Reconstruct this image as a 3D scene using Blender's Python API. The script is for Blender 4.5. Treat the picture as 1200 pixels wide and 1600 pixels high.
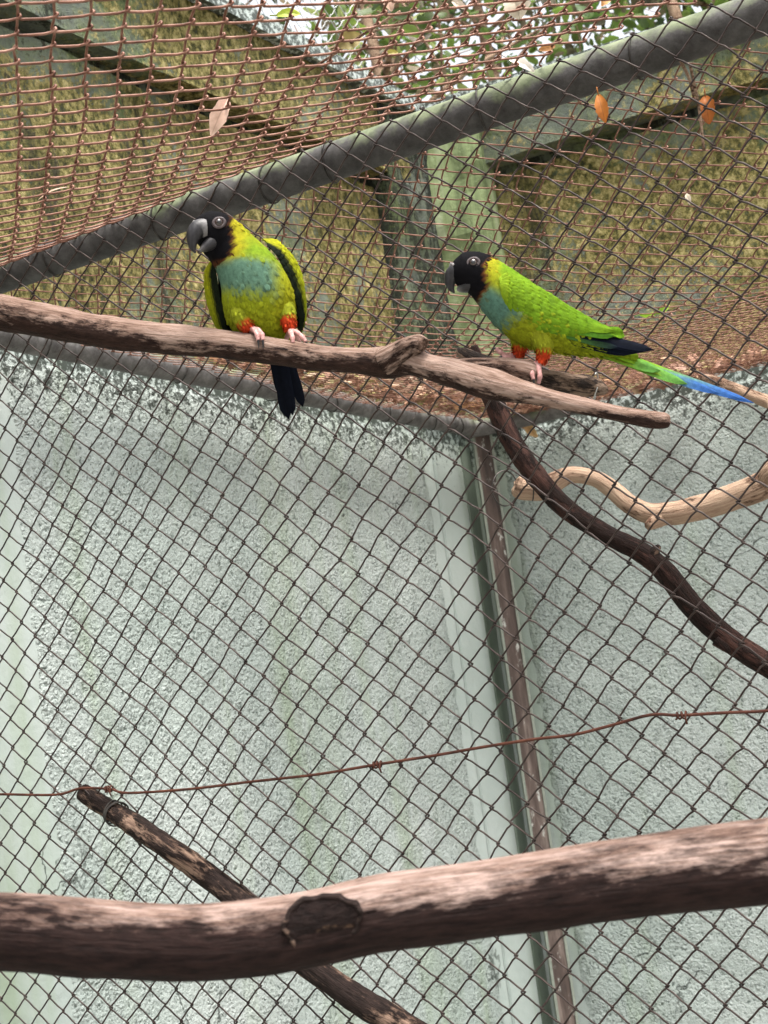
import bpy, math, random
import numpy as np
from mathutils import Vector, Matrix
random.seed(7); rng = np.random.default_rng(7)
for o in list(bpy.data.objects): bpy.data.objects.remove(o)
scn = bpy.context.scene
COL = scn.collection

# ------------------------------------------------------------------ camera
CAMZ = 1.5
CAM = np.array([0., 0., CAMZ])
FPX = 2400.0                       # focal length in photo pixels (1200 x 1600)
PITCH, ROLL = 0.1380, -0.1357
def cam_axes():
    cp, sp = math.cos(PITCH), math.sin(PITCH)
    w = np.array([0, cp, sp]); up = np.array([0, -sp, cp]); rt = np.array([1., 0, 0])
    c, s = math.cos(ROLL), math.sin(ROLL)
    return c*rt + s*up, -s*rt + c*up, w
CR, CU, CW = cam_axes()
cd = bpy.data.cameras.new('camera'); cam = bpy.data.objects.new('camera', cd); COL.objects.link(cam)
cd.sensor_fit = 'VERTICAL'; cd.sensor_height = 36; cd.sensor_width = 27
cd.lens = FPX/1600*36; cd.clip_start = 0.02; cd.clip_end = 500
cam.matrix_world = Matrix(((CR[0], CU[0], -CW[0], 0), (CR[1], CU[1], -CW[1], 0), (CR[2], CU[2], -CW[2], CAMZ), (0, 0, 0, 1)))
cd.dof.use_dof = True; cd.dof.focus_distance = 1.55; cd.dof.aperture_fstop = 20.0
scn.camera = cam
try:
    scn.cycles.max_bounces = 5; scn.cycles.diffuse_bounces = 3; scn.cycles.glossy_bounces = 2; scn.cycles.transmission_bounces = 3
except Exception: pass

# ------------------------------------------------------------------ light
SUN_EL, SUN_AZ = 72.0, 150.0        # azimuth clockwise from +Y (the view): high, a little from the right
world = bpy.data.worlds.new('World'); scn.world = world; world.use_nodes = True
nt = world.node_tree; nt.nodes.clear()
sky = nt.nodes.new('ShaderNodeTexSky'); sky.sky_type = 'NISHITA'; sky.sun_disc = False
sky.sun_elevation = math.radians(SUN_EL); sky.sun_rotation = math.radians(SUN_AZ)
sky.air_density = 1.0; sky.dust_density = 6.0; sky.ozone_density = 0.6
hs = nt.nodes.new('ShaderNodeHueSaturation'); hs.inputs['Saturation'].default_value = 0.25
bg = nt.nodes.new('ShaderNodeBackground'); bg.inputs['Strength'].default_value = 0.14
wo = nt.nodes.new('ShaderNodeOutputWorld')
nt.links.new(sky.outputs[0], hs.inputs['Color']); nt.links.new(hs.outputs[0], bg.inputs['Color']); nt.links.new(bg.outputs[0], wo.inputs['Surface'])
sd = bpy.data.lights.new('sun', 'SUN'); sun = bpy.data.objects.new('sun', sd); COL.objects.link(sun)
sd.energy = 1.5; sd.angle = math.radians(14); sd.color = (1.0, 0.96, 0.90)
el, az = math.radians(SUN_EL), math.radians(SUN_AZ)
sdir = Vector((math.sin(az)*math.cos(el), math.cos(az)*math.cos(el), math.sin(el)))
sun.rotation_euler = sdir.to_track_quat('Z', 'Y').to_euler(); sun.location = (0, 0, 8)
scn.view_settings.view_transform = 'Standard'; scn.view_settings.look = 'None'
scn.view_settings.gamma = 1.0; scn.view_settings.use_curve_mapping = False
scn.view_settings.exposure = 1.75

# ------------------------------------------------------------------ helpers
def ray(x, y): return (x-600)/FPX*CR - (y-800)/FPX*CU + CW
def at(x, y, d): return CAM + ray(x, y)*d
def on_plane(x, y, n, p0):
    v = ray(x, y); return CAM + v*((np.dot(n, np.asarray(p0)-CAM))/np.dot(n, v))
UP = np.array([0, 0, 1.])
def unit(v):
    v = np.asarray(v, float); return v/np.maximum(np.linalg.norm(v, axis=-1, keepdims=True), 1e-12)

def tag(o, label=None, cat=None, group=None, kind=None):
    if label: o['label'] = label
    if cat: o['category'] = cat
    if group: o['group'] = group
    if kind: o['kind'] = kind
    return o
def root_loc(p):
    while p.parent: p = p.parent
    return np.array(p.location)
def empty(name, loc):
    o = bpy.data.objects.new(name, None); COL.objects.link(o); o.location = tuple(map(float, loc)); o.empty_display_size = .03
    return o
def obj(name, V, Fc, mat, parent=None, smooth=True, cols=None, vec=None, loc=None):
    """one mesh object; V in world coordinates"""
    V = np.asarray(V, float)
    if parent is not None: off = root_loc(parent)
    elif loc is not None: off = np.asarray(loc, float)
    else: off = np.array([V[:, 0].mean(), V[:, 1].mean(), V[:, 2].min()])
    me = bpy.data.meshes.new(name)
    me.from_pydata((V-off).tolist(), [], [list(map(int, f)) for f in Fc] if not isinstance(Fc, np.ndarray) else Fc.tolist())
    if smooth: me.polygons.foreach_set('use_smooth', [True]*len(me.polygons))
    if cols is not None:
        a = me.color_attributes.new('col', 'FLOAT_COLOR', 'POINT')
        c = np.ones((len(V), 4)); c[:, :3] = cols; a.data.foreach_set('color', c.ravel())
    if vec is not None:
        a = me.attributes.new('grain', 'FLOAT_VECTOR', 'POINT'); a.data.foreach_set('vector', np.asarray(vec, float).ravel())
    me.update()
    o = bpy.data.objects.new(name, me); COL.objects.link(o)
    if mat is not None: me.materials.append(mat)
    if parent is not None: o.parent = parent
    else: o.location = tuple(off)
    return o

def catmull(P, n):
    """resample control points (N,k) to about n points per span"""
    P = np.asarray(P, float); N = len(P); out = []
    for i in range(N-1):
        p0 = P[i-1] if i else 2*P[0]-P[1]; p1 = P[i]; p2 = P[i+1]; p3 = P[i+2] if i+2 < N else 2*P[-1]-P[-2]
        for t in np.linspace(0, 1, n, endpoint=False):
            out.append(.5*((2*p1)+(-p0+p2)*t+(2*p0-5*p1+4*p2-p3)*t*t+(-p0+3*p1-3*p2+p3)*t**3))
    out.append(P[-1]); return np.array(out)

def ring_faces(n, s, cap=True, closed=True):
    i = np.arange(n-1)[:, None]; j = np.arange(s)[None, :]; k = (j+1) % s
    F = np.stack([i*s+j, i*s+k, (i+1)*s+k, (i+1)*s+j], -1).reshape(-1, 4).tolist()
    if cap: F.append(list(range(s))[::-1]); F.append([(n-1)*s+q for q in range(s)])
    return F
def frames(P, ref=None):
    T = np.gradient(P, axis=0); T = unit(T)
    if ref is not None:
        A = unit(np.cross(T, ref)); return T, A, np.cross(A, T)
    A = np.zeros_like(T); a = np.array([0, 0, 1.]) if abs(T[0][2]) < .8 else np.array([1., 0, 0])
    for i in range(len(T)):
        a = a - T[i]*np.dot(a, T[i]); a = a/np.linalg.norm(a); A[i] = a
    return T, A, np.cross(T, A)
def tube(P, r, s=6, ref=None, cap=True):
    P = np.asarray(P, float); T, A, B = frames(P, ref); r = np.broadcast_to(np.asarray(r, float), (len(P),))
    ph = np.arange(s)/s*2*np.pi
    V = P[:, None]+r[:, None, None]*(np.cos(ph)[None, :, None]*A[:, None]+np.sin(ph)[None, :, None]*B[:, None])
    return V.reshape(-1, 3), ring_faces(len(P), s, cap)
def join(parts):
    V = []; F = []; n = 0
    for v, f in parts:
        V.append(v); F += [[i+n for i in q] for q in f]; n += len(v)
    return np.concatenate(V), F
def box(o, ex, ey, ez):
    o = np.asarray(o, float); V = [o+a*ex+b*ey+c*ez for c in (0, 1) for b in (0, 1) for a in (0, 1)]
    return np.array(V), [[0, 2, 3, 1], [4, 5, 7, 6], [0, 1, 5, 4], [2, 6, 7, 3], [0, 4, 6, 2], [1, 3, 7, 5]]
def smooth_noise(x, seed, n=6):
    r = np.random.default_rng(seed); y = np.zeros(np.shape(x)[0]); x = np.atleast_2d(x.T).T
    for k in range(n):
        w = r.normal(size=x.shape[1])*(1+k*.9); y += np.sin(x@w + r.uniform(0, 6.28))/(1+k*.55)
    return y/2.2

# ------------------------------------------------------------------ materials
def mat(name):
    m = bpy.data.materials.new(name); m.use_nodes = True; n = m.node_tree
    b = n.nodes['Principled BSDF']; return m, n, b
def N(n, t, **kw):
    q = n.nodes.new(t)
    for k, v in kw.items():
        if k in q.inputs: q.inputs[k].default_value = v
        else: setattr(q, k, v)
    return q
def ramp(n, src, stops):
    q = n.nodes.new('ShaderNodeValToRGB'); e = q.color_ramp.elements
    while len(e) > 1: e.remove(e[-1])
    e[0].position = stops[0][0]; e[0].color = (*stops[0][1], 1) if len(stops[0][1]) == 3 else stops[0][1]
    for p, c in stops[1:]:
        x = e.new(p); x.color = (*c, 1)
    n.links.new(src, q.inputs[0]); return q.outputs[0]
def noise(n, vec, scale, detail=4, rough=.6, dist=0.):
    q = N(n, 'ShaderNodeTexNoise', Scale=scale, Detail=detail, Roughness=rough, Distortion=dist)
    if vec is not None: n.links.new(vec, q.inputs['Vector'])
    return q.outputs['Fac']
def mapv(n, vec, scale=(1, 1, 1), loc=(0, 0, 0)):
    q = n.nodes.new('ShaderNodeMapping'); q.inputs['Scale'].default_value = scale; q.inputs['Location'].default_value = loc
    n.links.new(vec, q.inputs['Vector']); return q.outputs[0]
def mix(n, f, a, b, mode='MIX'):
    q = n.nodes.new('ShaderNodeMix'); q.data_type = 'RGBA'; q.blend_type = mode
    for k, s in ((0, f), (6, a), (7, b)):
        if isinstance(s, (int, float)): q.inputs[k].default_value = s
        elif isinstance(s, tuple): q.inputs[k].default_value = (*s, 1)
        else: n.links.new(s, q.inputs[k])
    return q.outputs[2]
def math_(n, op, a, b=0., c=0.):
    q = n.nodes.new('ShaderNodeMath'); q.operation = op
    for k, s in ((0, a), (1, b), (2, c)):
        if isinstance(s, (int, float)): q.inputs[k].default_value = s
        else: n.links.new(s, q.inputs[k])
    return q.outputs[0]
def mr(n, v, a, b, c=0., d=1.):
    q = n.nodes.new('ShaderNodeMapRange'); n.links.new(v, q.inputs[0])
    for k, s in zip((1, 2, 3, 4), (a, b, c, d)): q.inputs[k].default_value = s
    return q.outputs[0]
def bump(n, b, h, strength, dist):
    q = N(n, 'ShaderNodeBump', Strength=strength, Distance=dist); n.links.new(h, q.inputs['Height']); n.links.new(q.outputs[0], b.inputs['Normal']); return q
def wpos(n): return n.nodes.new('ShaderNodeNewGeometry').outputs['Position']

def wire_mat(name, c0, c1, c2, rough=.45, metal=.35, spec=.25):
    m, n, b = mat(name); p = wpos(n)
    f = noise(n, p, 60, 4, .6)
    n.links.new(ramp(n, f, [(.3, c0), (.5, c1), (.68, c2)]), b.inputs['Base Color'])
    f2 = noise(n, p, 900, 2)
    bump(n, b, f2, .4, .0006)
    b.inputs['Roughness'].default_value = rough; b.inputs['Metallic'].default_value = metal; b.inputs['Specular IOR Level'].default_value = spec
    return m
M = {}
M['fence_wire'] = wire_mat('weathered_fence_wire', (.018, .011, .009), (.036, .024, .020), (.075, .055, .048), .45, .15)
M['roof_wire'] = wire_mat('rusty_roof_wire', (.085, .034, .020), (.19, .088, .058), (.30, .165, .12), .45, .2)
M['rust_wire'] = wire_mat('rusted_line_wire', (.03, .010, .006), (.065, .021, .012), (.10, .035, .02), .7, .1)
M['tie_wire'] = wire_mat('dark_tie_wire', (.02, .018, .016), (.045, .04, .036), (.10, .09, .08), .5, .5)
M['pale_wire'] = wire_mat('pale_galvanised_wire', (.25, .25, .24), (.4, .4, .38), (.5, .5, .48), .5, .3)

def pipe_mat(name, k):
    m, n, b = mat(name); p = wpos(n)
    f = noise(n, p, 38, 8, .78); g = ramp(n, f, [(.3, (.05*k, .045*k, .043*k)), (.5, (.115*k, .108*k, .103*k)), (.72, (.21*k, .202*k, .194*k))])
    geo = n.nodes.new('ShaderNodeNewGeometry'); sx = n.nodes.new('ShaderNodeSeparateXYZ'); n.links.new(geo.outputs['Normal'], sx.inputs[0])
    a = math_(n, 'ADD', math_(n, 'MULTIPLY', noise(n, p, 14, 5, .65), 1.6), math_(n, 'MULTIPLY', sx.outputs[2], .35))
    am = mr(n, a, .86, 1.12)
    alg = ramp(n, noise(n, p, 60, 4), [(.35, (.10, .125, .06)), (.65, (.20, .23, .13))])
    n.links.new(mix(n, math_(n, 'MULTIPLY', am, .8), g, alg), b.inputs['Base Color'])
    bump(n, b, noise(n, p, 160, 5, .7), .35, .002)
    b.inputs['Roughness'].default_value = .62; b.inputs['Metallic'].default_value = .05; b.inputs['Specular IOR Level'].default_value = .2
    return m
M['pipe'] = pipe_mat('galvanised_pipe_with_algae', 1.05)
M['roof_pipe'] = pipe_mat('dull_roof_pipe_with_algae', .52)

def wall_mat(name, stucco):
    """pale green paint; stucco is the blobby thrown render, otherwise smooth bands"""
    m, n, b = mat(name); p = wpos(n)
    sep = n.nodes.new('ShaderNodeSeparateXYZ'); n.links.new(p, sep.inputs[0]); z = sep.outputs[2]
    f = noise(n, p, 2.2, 6, .6)
    base = ramp(n, f, [(.3, (.33, .385, .355)), (.5, (.40, .45, .42)), (.7, (.46, .50, .475))])
    if stucco:
        v = N(n, 'ShaderNodeTexVoronoi', Scale=150.0, Randomness=1.0, feature='SMOOTH_F1'); v.inputs['Smoothness'].default_value = .25
        wv = n.nodes.new('ShaderNodeVectorMath'); wv.operation = 'MULTIPLY_ADD'
        nn = N(n, 'ShaderNodeTexNoise', Scale=80.0, Detail=3.0); n.links.new(p, nn.inputs['Vector'])
        n.links.new(nn.outputs['Color'], wv.inputs[0]); wv.inputs[1].default_value = (.014, .014, .014); n.links.new(p, wv.inputs[2])
        n.links.new(wv.outputs[0], v.inputs['Vector'])
        blob = mr(n, v.outputs['Distance'], .55, .08)
        rag = noise(n, p, 120, 5, .62); big = noise(n, p, 22, 4, .6)
        h = math_(n, 'ADD', math_(n, 'MULTIPLY', blob, mr(n, big, .42, .62, .1, .75)), math_(n, 'MULTIPLY', rag, 1.1))
        bump(n, b, h, 1.0, .0075)
        pit = mr(n, math_(n, 'ADD', rag, math_(n, 'MULTIPLY', blob, .10)), .36, .42, 1., 0.)
        base = mix(n, math_(n, 'MULTIPLY', pit, .85), base, (.075, .10, .085))
        spk = mr(n, noise(n, p, 210, 3, .55), .30, .36, .8, 0.)
        base = mix(n, spk, base, (.06, .08, .065))
    else:
        bump(n, b, noise(n, p, 55, 6, .65), .5, .0035)
    # algae tint creeping from the corner and in vertical runs
    run = noise(n, mapv(n, p, (5, 5, .55)), 1.6, 5, .6)
    base = mix(n, math_(n, 'MULTIPLY', mr(n, run, .52, .72), .55), base, (.24, .315, .175))
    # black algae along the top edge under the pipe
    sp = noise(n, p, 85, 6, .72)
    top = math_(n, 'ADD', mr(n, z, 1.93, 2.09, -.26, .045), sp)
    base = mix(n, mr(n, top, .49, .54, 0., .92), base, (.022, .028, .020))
    # thin hair-line cracks and chips
    cr = N(n, 'ShaderNodeTexVoronoi', Scale=1.3, feature='DISTANCE_TO_EDGE')
    wob = N(n, 'ShaderNodeTexNoise', Scale=6.0, Detail=6.0); n.links.new(p, wob.inputs['Vector'])
    wv = n.nodes.new('ShaderNodeVectorMath'); wv.operation = 'MULTIPLY_ADD'; n.links.new(wob.outputs['Color'], wv.inputs[0]); wv.inputs[1].default_value = (.35, .35, .35); n.links.new(p, wv.inputs[2])
    n.links.new(wv.outputs[0], cr.inputs['Vector'])
    cm = math_(n, 'MULTIPLY', mr(n, cr.outputs['Distance'], .004, .0015), mr(n, noise(n, p, 2.5, 2), .52, .6))
    base = mix(n, math_(n, 'MULTIPLY', cm, .85), base, (.05, .06, .05))
    n.links.new(base, b.inputs['Base Color'])
    b.inputs['Roughness'].default_value = .45; b.inputs['Specular IOR Level'].default_value = .30
    return m
M['stucco'] = wall_mat('pale_green_stucco', True)
M['smooth_paint'] = wall_mat('pale_green_smooth_paint', False)

def moss_mat(name, seed, mossy, dark, pale=1.):
    m, n, b = mat(name); p = mapv(n, wpos(n), (1, 1, 1), (seed, seed*.7, 0))
    a = noise(n, p, 3.2, 9, .72, .5); fine = noise(n, mapv(n, p, (1, 1, .8)), 75, 8, .75)
    streak = noise(n, mapv(n, p, (3.2, 3.2, .7)), 1.5, 9, .75, .5)
    conc = ramp(n, noise(n, p, 11, 8, .75), [(.32, (.09*pale, .105*pale, .085*pale)), (.5, (.22*pale, .25*pale, .21*pale)), (.68, (.46*pale, .49*pale, .44*pale))])
    moss = ramp(n, fine, [(.36, (.016, .018, .007)), (.44, (.085, .080, .022)), (.52, (.25, .215, .070)), (.63, (.52, .44, .20))])
    green = ramp(n, fine, [(.36, (.05, .07, .025)), (.6, (.21, .26, .11))])
    c = mix(n, mr(n, noise(n, p, 5.5, 8, .75), .42, .58), conc, green)
    c = mix(n, mr(n, math_(n, 'ADD', a, math_(n, 'MULTIPLY', fine, .55)), .80-mossy, .86-mossy), c, moss)
    c = mix(n, mr(n, math_(n, 'ADD', streak, math_(n, 'MULTIPLY', fine, .55)), .90-dark, .96-dark, 0, .9), c, (.012, .014, .011))
    n.links.new(c, b.inputs['Base Color'])
    h = math_(n, 'ADD', fine, math_(n, 'MULTIPLY', noise(n, p, 16, 6, .75), 1.4)); bump(n, b, h, 1.0, .02)
    b.inputs['Roughness'].default_value = .9; b.inputs['Specular IOR Level'].default_value = .2
    return m
M['moss'] = moss_mat('mossy_concrete', 0., .10, .03)
M['moss_pale'] = moss_mat('pale_mossy_concrete', 3.3, .0, .0)
M['moss_dark'] = moss_mat('dark_wet_concrete', 7.1, -.06, .16, .7)
def algae_mat():
    m, n, b = mat('bright_green_algae_concrete'); p = wpos(n)
    s = noise(n, mapv(n, p, (16, 16, 1.2)), 1.5, 6, .65)
    c = ramp(n, s, [(.28, (.03, .04, .02)), (.42, (.09, .12, .045)), (.55, (.18, .23, .10)), (.72, (.30, .33, .21))])
    n.links.new(c, b.inputs['Base Color']); bump(n, b, noise(n, p, 60, 6, .7), .7, .006); b.inputs['Roughness'].default_value = .85
    return m
M['algae'] = algae_mat()
def tinted(name, a, b_, c):
    m, n, b = mat(name); p = wpos(n); s = noise(n, mapv(n, p, (10, 10, .9)), 1.6, 6, .65)
    n.links.new(ramp(n, s, [(.3, a), (.5, b_), (.7, c)]), b.inputs['Base Color']); bump(n, b, noise(n, p, 55, 6, .65), .5, .0035); b.inputs['Roughness'].default_value = .5; return m
M['algae_paint'] = tinted('algae_stained_paint', (.20, .26, .15), (.28, .34, .24), (.37, .42, .35))
M['corner_shade'] = tinted('dark_green_corner_shade', (.08, .105, .075), (.15, .185, .145), (.25, .29, .24))  # wall green darkened to carry the shade of the corner

def wood_mat(name, pale, mid, darkc, bark, barkcov, patch=9., fiber=.06, grain=.006, toplit_wear=0., rad=.02, soft=.05):
    """weathered branch wood: fibres along the branch, bark remnants with their own ragged shapes"""
    m, n, b = mat(name)
    at_ = n.nodes.new('ShaderNodeAttribute'); at_.attribute_name = 'grain'; v = at_.outputs['Vector']
    fib = noise(n, mapv(n, v, (fiber, 1, 1)), 420, 6, .65); pat = noise(n, mapv(n, v, (.35, 1, 1)), patch*4, 7, .72)
    fine = noise(n, mapv(n, v, (.25, 1, 1)), 260, 4, .7)
    c = ramp(n, math_(n, 'ADD', math_(n, 'MULTIPLY', fib, .55), math_(n, 'MULTIPLY', pat, .45)), [(.34, darkc), (.46, mid), (.60, pale)])
    cov = math_(n, 'ADD', pat, math_(n, 'MULTIPLY', fine, .45))
    if toplit_wear:      # bare upper side, barky flanks: wear plus top-light contrast put into the colour
        sp_ = n.nodes.new('ShaderNodeSeparateXYZ'); n.links.new(v, sp_.inputs[0])
        cov = math_(n, 'ADD', cov, math_(n, 'MULTIPLY', mr(n, sp_.outputs[1], -rad, rad, -1., 1.), toplit_wear))
    bk = mr(n, cov, .73+barkcov+soft, .73+barkcov-soft)
    bc = ramp(n, fine, [(.35, tuple(x*.45 for x in bark)), (.65, tuple(min(1, x*1.5) for x in bark))])
    c = mix(n, bk, c, bc)
    n.links.new(c, b.inputs['Base Color'])
    h = math_(n, 'ADD', math_(n, 'MULTIPLY', fib, .7), math_(n, 'MULTIPLY', bk, .6)); bump(n, b, math_(n, 'ADD', h, math_(n, 'MULTIPLY', fine, .6)), .9, grain*.6)
    b.inputs['Roughness'].default_value = .75; b.inputs['Specular IOR Level'].default_value = .10
    return m
M['perch'] = wood_mat('weathered_perch_wood', (.33, .235, .19), (.19, .12, .09), (.07, .038, .027), (.030, .016, .012), -.05, toplit_wear=.20, rad=.014)
M['dark_wood'] = wood_mat('dark_brown_bark', (.065, .031, .023), (.032, .016, .013), (.013, .008, .007), (.016, .009, .007), .0, 14)
M['pale_wood'] = wood_mat('pale_peeled_wood', (.40, .285, .20), (.29, .19, .13), (.16, .095, .06), (.13, .07, .045), -.07)
M['mottled_wood'] = wood_mat('mottled_bark_branch', (.25, .165, .12), (.105, .064, .048), (.042, .026, .021), (.020, .013, .011), .05, 12)
M['log_wood'] = wood_mat('worn_log_wood', (.34, .25, .215), (.17, .108, .083), (.055, .030, .023), (.017, .009, .0075), .20, 6, toplit_wear=.30, rad=.02, soft=.11)
M['stub_wood'] = wood_mat('lichen_stub_wood', (.24, .17, .125), (.13, .085, .06), (.05, .033, .025), (.030, .022, .018), .02, 16)

M['knot_wood'] = wood_mat('dark_knot_wood', (.16, .095, .06), (.05, .03, .02), (.02, .012, .009), (.012, .007, .006), .12, 12)
def col_mat(name, rough=.6, bumpscale=900, bs=.35, spec=.3, sheen=0.):
    m, n, b = mat(name); a = n.nodes.new('ShaderNodeAttribute'); a.attribute_name = 'col'
    tc = n.nodes.new('ShaderNodeTexCoord'); f = noise(n, tc.outputs['Object'], 260, 3, .6)
    n.links.new(mix(n, 1., a.outputs['Color'], ramp(n, f, [(.3, (.72, .72, .72)), (.7, (1.18, 1.18, 1.18))]), 'MULTIPLY'), b.inputs['Base Color'])
    bump(n, b, noise(n, tc.outputs['Object'], bumpscale, 3), bs, .0008)
    b.inputs['Roughness'].default_value = rough; b.inputs['Specular IOR Level'].default_value = spec
    if sheen: b.inputs['Sheen Weight'].default_value = sheen
    return m
M['plumage'] = col_mat('parrot_plumage', .75, 1400, .3, .05, 0.)
M['skin'] = col_mat('parrot_skin', .5, 1800, .5, .4)
M['beak'] = col_mat('parrot_beak', .38, 1200, .2, .22)
def flat(name, c, rough=.5, spec=.5, metal=0., trans=0.):
    m, n, b = mat(name); p = n.nodes.new('ShaderNodeTexCoord').outputs['Object']
    f = noise(n, p, 120, 3); n.links.new(ramp(n, f, [(.3, tuple(x*.85 for x in c)), (.7, tuple(min(1, x*1.12) for x in c))]), b.inputs['Base Color'])
    b.inputs['Roughness'].default_value = rough; b.inputs['Specular IOR Level'].default_value = spec; b.inputs['Metallic'].default_value = metal
    return m
M['eye'] = flat('eye_iris', (.035, .018, .012), .06, .8); M['pupil'] = flat('eye_pupil', (.003, .003, .003), .04, .9)
M['claw'] = flat('claw_horn', (.02, .018, .02), .3)
def leaf_mat(name, sub=.0):
    m, n, b = mat(name); a = n.nodes.new('ShaderNodeAttribute'); a.attribute_name = 'col'
    p = n.nodes.new('ShaderNodeTexCoord').outputs['Object']; f = noise(n, p, 90, 4)
    n.links.new(mix(n, 1., a.outputs['Color'], ramp(n, f, [(.3, (.7, .66, .6)), (.7, (1.2, 1.2, 1.2))]), 'MULTIPLY'), b.inputs['Base Color'])
    b.inputs['Roughness'].default_value = .55
    tr = n.nodes.new('ShaderNodeBsdfTranslucent'); n.links.new(a.outputs['Color'], tr.inputs['Color'])
    ms = n.nodes.new('ShaderNodeMixShader'); ms.inputs[0].default_value = sub
    n.links.new(b.outputs[0], ms.inputs[1]); n.links.new(tr.outputs[0], ms.inputs[2]); n.links.new(ms.outputs[0], n.nodes['Material Output'].inputs['Surface'])
    return m
M['leaf'] = leaf_mat('leaf_surface', .45)
M['dead_leaf'] = leaf_mat('dead_leaf_surface', .25)
def ground_mat():
    m, n, b = mat('damp_concrete_ground'); p = wpos(n)
    n.links.new(ramp(n, noise(n, p, 3, 7, .65), [(.3, (.12, .115, .10)), (.7, (.30, .29, .265))]), b.inputs['Base Color'])
    bump(n, b, noise(n, p, 50, 6), .5, .006); b.inputs['Roughness'].default_value = .85; return m
M['ground'] = ground_mat()
def post_mat():
    m, n, b = mat('rusty_flaking_post'); p = wpos(n)
    s = noise(n, mapv(n, p, (1, 1, .12)), 60, 5, .6); c = ramp(n, s, [(.35, (.036, .024, .019)), (.52, (.075, .050, .040)), (.66, (.17, .13, .11))])
    fl = mr(n, noise(n, mapv(n, p, (1, 1, .4)), 70, 5, .7), .60, .66)
    n.links.new(mix(n, fl, c, (.42, .42, .38)), b.inputs['Base Color']); bump(n, b, s, .5, .003); b.inputs['Roughness'].default_value = .75; return m
M['post'] = post_mat()
M['post_edge'] = flat('grey_green_painted_edge', (.20, .22, .18), .6)

# ------------------------------------------------------------------ the place: ground and walls
ZR = CAMZ+.605                                   # height of the pipes that carry the roof mesh
CORNER = np.array([.197, 3.318, 0.])
LD = unit(np.array([.513, .858, 0])); LN = np.array([LD[1], -LD[0], 0])        # left wall runs along LD, LN points into the enclosure
RD = unit(np.array([.900, -.436, 0])); RN = np.array([RD[1], -RD[0], 0])      # right wall
if np.dot(RN, -CORNER) < 0: RN = -RN
if np.dot(LN, np.array([1., 2, 0])-CORNER) < 0: LN = -LN
def on_left(x, y): return on_plane(x, y, LN, CORNER)
def on_right(x, y): return on_plane(x, y, RN, CORNER)
def grid_sheet(o, ex, ey, nx, ny):
    i, j = np.meshgrid(np.linspace(0, 1, nx+1), np.linspace(0, 1, ny+1), indexing='ij')
    V = o+i[..., None]*ex+j[..., None]*ey; V = V.reshape(-1, 3)
    F = [[a*(ny+1)+b, (a+1)*(ny+1)+b, (a+1)*(ny+1)+b+1, a*(ny+1)+b+1] for a in range(nx) for b in range(ny)]
    return V, F
v, f = grid_sheet(np.array([-60., -60, 0]), np.array([120., 0, 0]), np.array([0, 120., 0]), 24, 24)
tag(obj('ground', v, f, M['ground'], smooth=False, loc=(0, 0, 0)), kind='structure')

def wbox(t0, t1, d0, d1, z0, z1, D, Nn):
    """box on a wall: t along the wall from the corner, d out of the wall face, z height"""
    o = CORNER+D*t0+Nn*d0+UP*z0
    return box(o, D*(t1-t0), Nn*(d1-d0), UP*(z1-z0))
def stucco_panel(t0, t1, z0, z1, D, Nn, parent, m, seed):
    """thrown render: a slab 6 mm proud with an uneven, knobbly face and ragged rim"""
    nx, ny = int(abs(t1-t0)/.022), int((z1-z0)/.022)
    T, Z = np.meshgrid(np.linspace(t0, t1, nx), np.linspace(z0, z1, ny), indexing='ij')
    pts = np.stack([T.ravel()*30, Z.ravel()*30], 1)
    h = .006+.0022*smooth_noise(pts, seed)+.0016*smooth_noise(pts*3.1, seed+1)+.001*rng.normal(size=len(pts))
    edge = np.minimum(np.minimum((T-T.min()), (T.max()-T)), np.minimum(Z-Z.min(), Z.max()-Z)).ravel()
    h = np.where(edge < 1e-6, -.004, np.maximum(h, .002))
    tj = T.ravel()+np.where((edge < .03), rng.normal(size=len(h))*.004, 0)
    V = CORNER+D*tj[:, None]+Nn*h[:, None]+UP*Z.ravel()[:, None]
    F = [[a*ny+b, (a+1)*ny+b, (a+1)*ny+b+1, a*ny+b+1] for a in range(nx-1) for b in range(ny-1)]
    return obj('stucco_panel', V, F, m, parent)
def tpos(P, D): return float(np.dot(np.asarray(P)-CORNER, D))
ZL, ZT = 2.642, 2.815
def course(t0, t1, z0, z1, D, Nn, parent, name, m, d1, seed, step=.05):
    """a wall course as a slab with an uneven mossy face"""
    nx, ny = max(4, int(abs(t1-t0)/step)), max(3, int((z1-z0)/step)+1)
    T, Z = np.meshgrid(np.linspace(t0, t1, nx), np.linspace(z0, z1, ny), indexing='ij')
    h = d1+.010*smooth_noise(np.stack([T.ravel()*9, Z.ravel()*9], 1), seed)
    Vf = CORNER+D*T.ravel()[:, None]+Nn*h[:, None]+UP*Z.ravel()[:, None]
    Vb = CORNER+D*T.ravel()[:, None]-Nn*.15+UP*Z.ravel()[:, None]
    n = nx*ny; F = [[a*ny+b, (a+1)*ny+b, (a+1)*ny+b+1, a*ny+b+1] for a in range(nx-1) for b in range(ny-1)]
    F += [[n+q for q in f] for f in F]
    rim = [a*ny for a in range(nx)]+[(nx-1)*ny+b for b in range(1, ny)]+[a*ny+ny-1 for a in range(nx-2, -1, -1)]+[b for b in range(ny-2, 0, -1)]
    F += [[rim[i], rim[(i+1) % len(rim)], n+rim[(i+1) % len(rim)], n+rim[i]] for i in range(len(rim))]
    return obj(name, np.concatenate([Vf, Vb]), F, m, parent, smooth=False)
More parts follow.
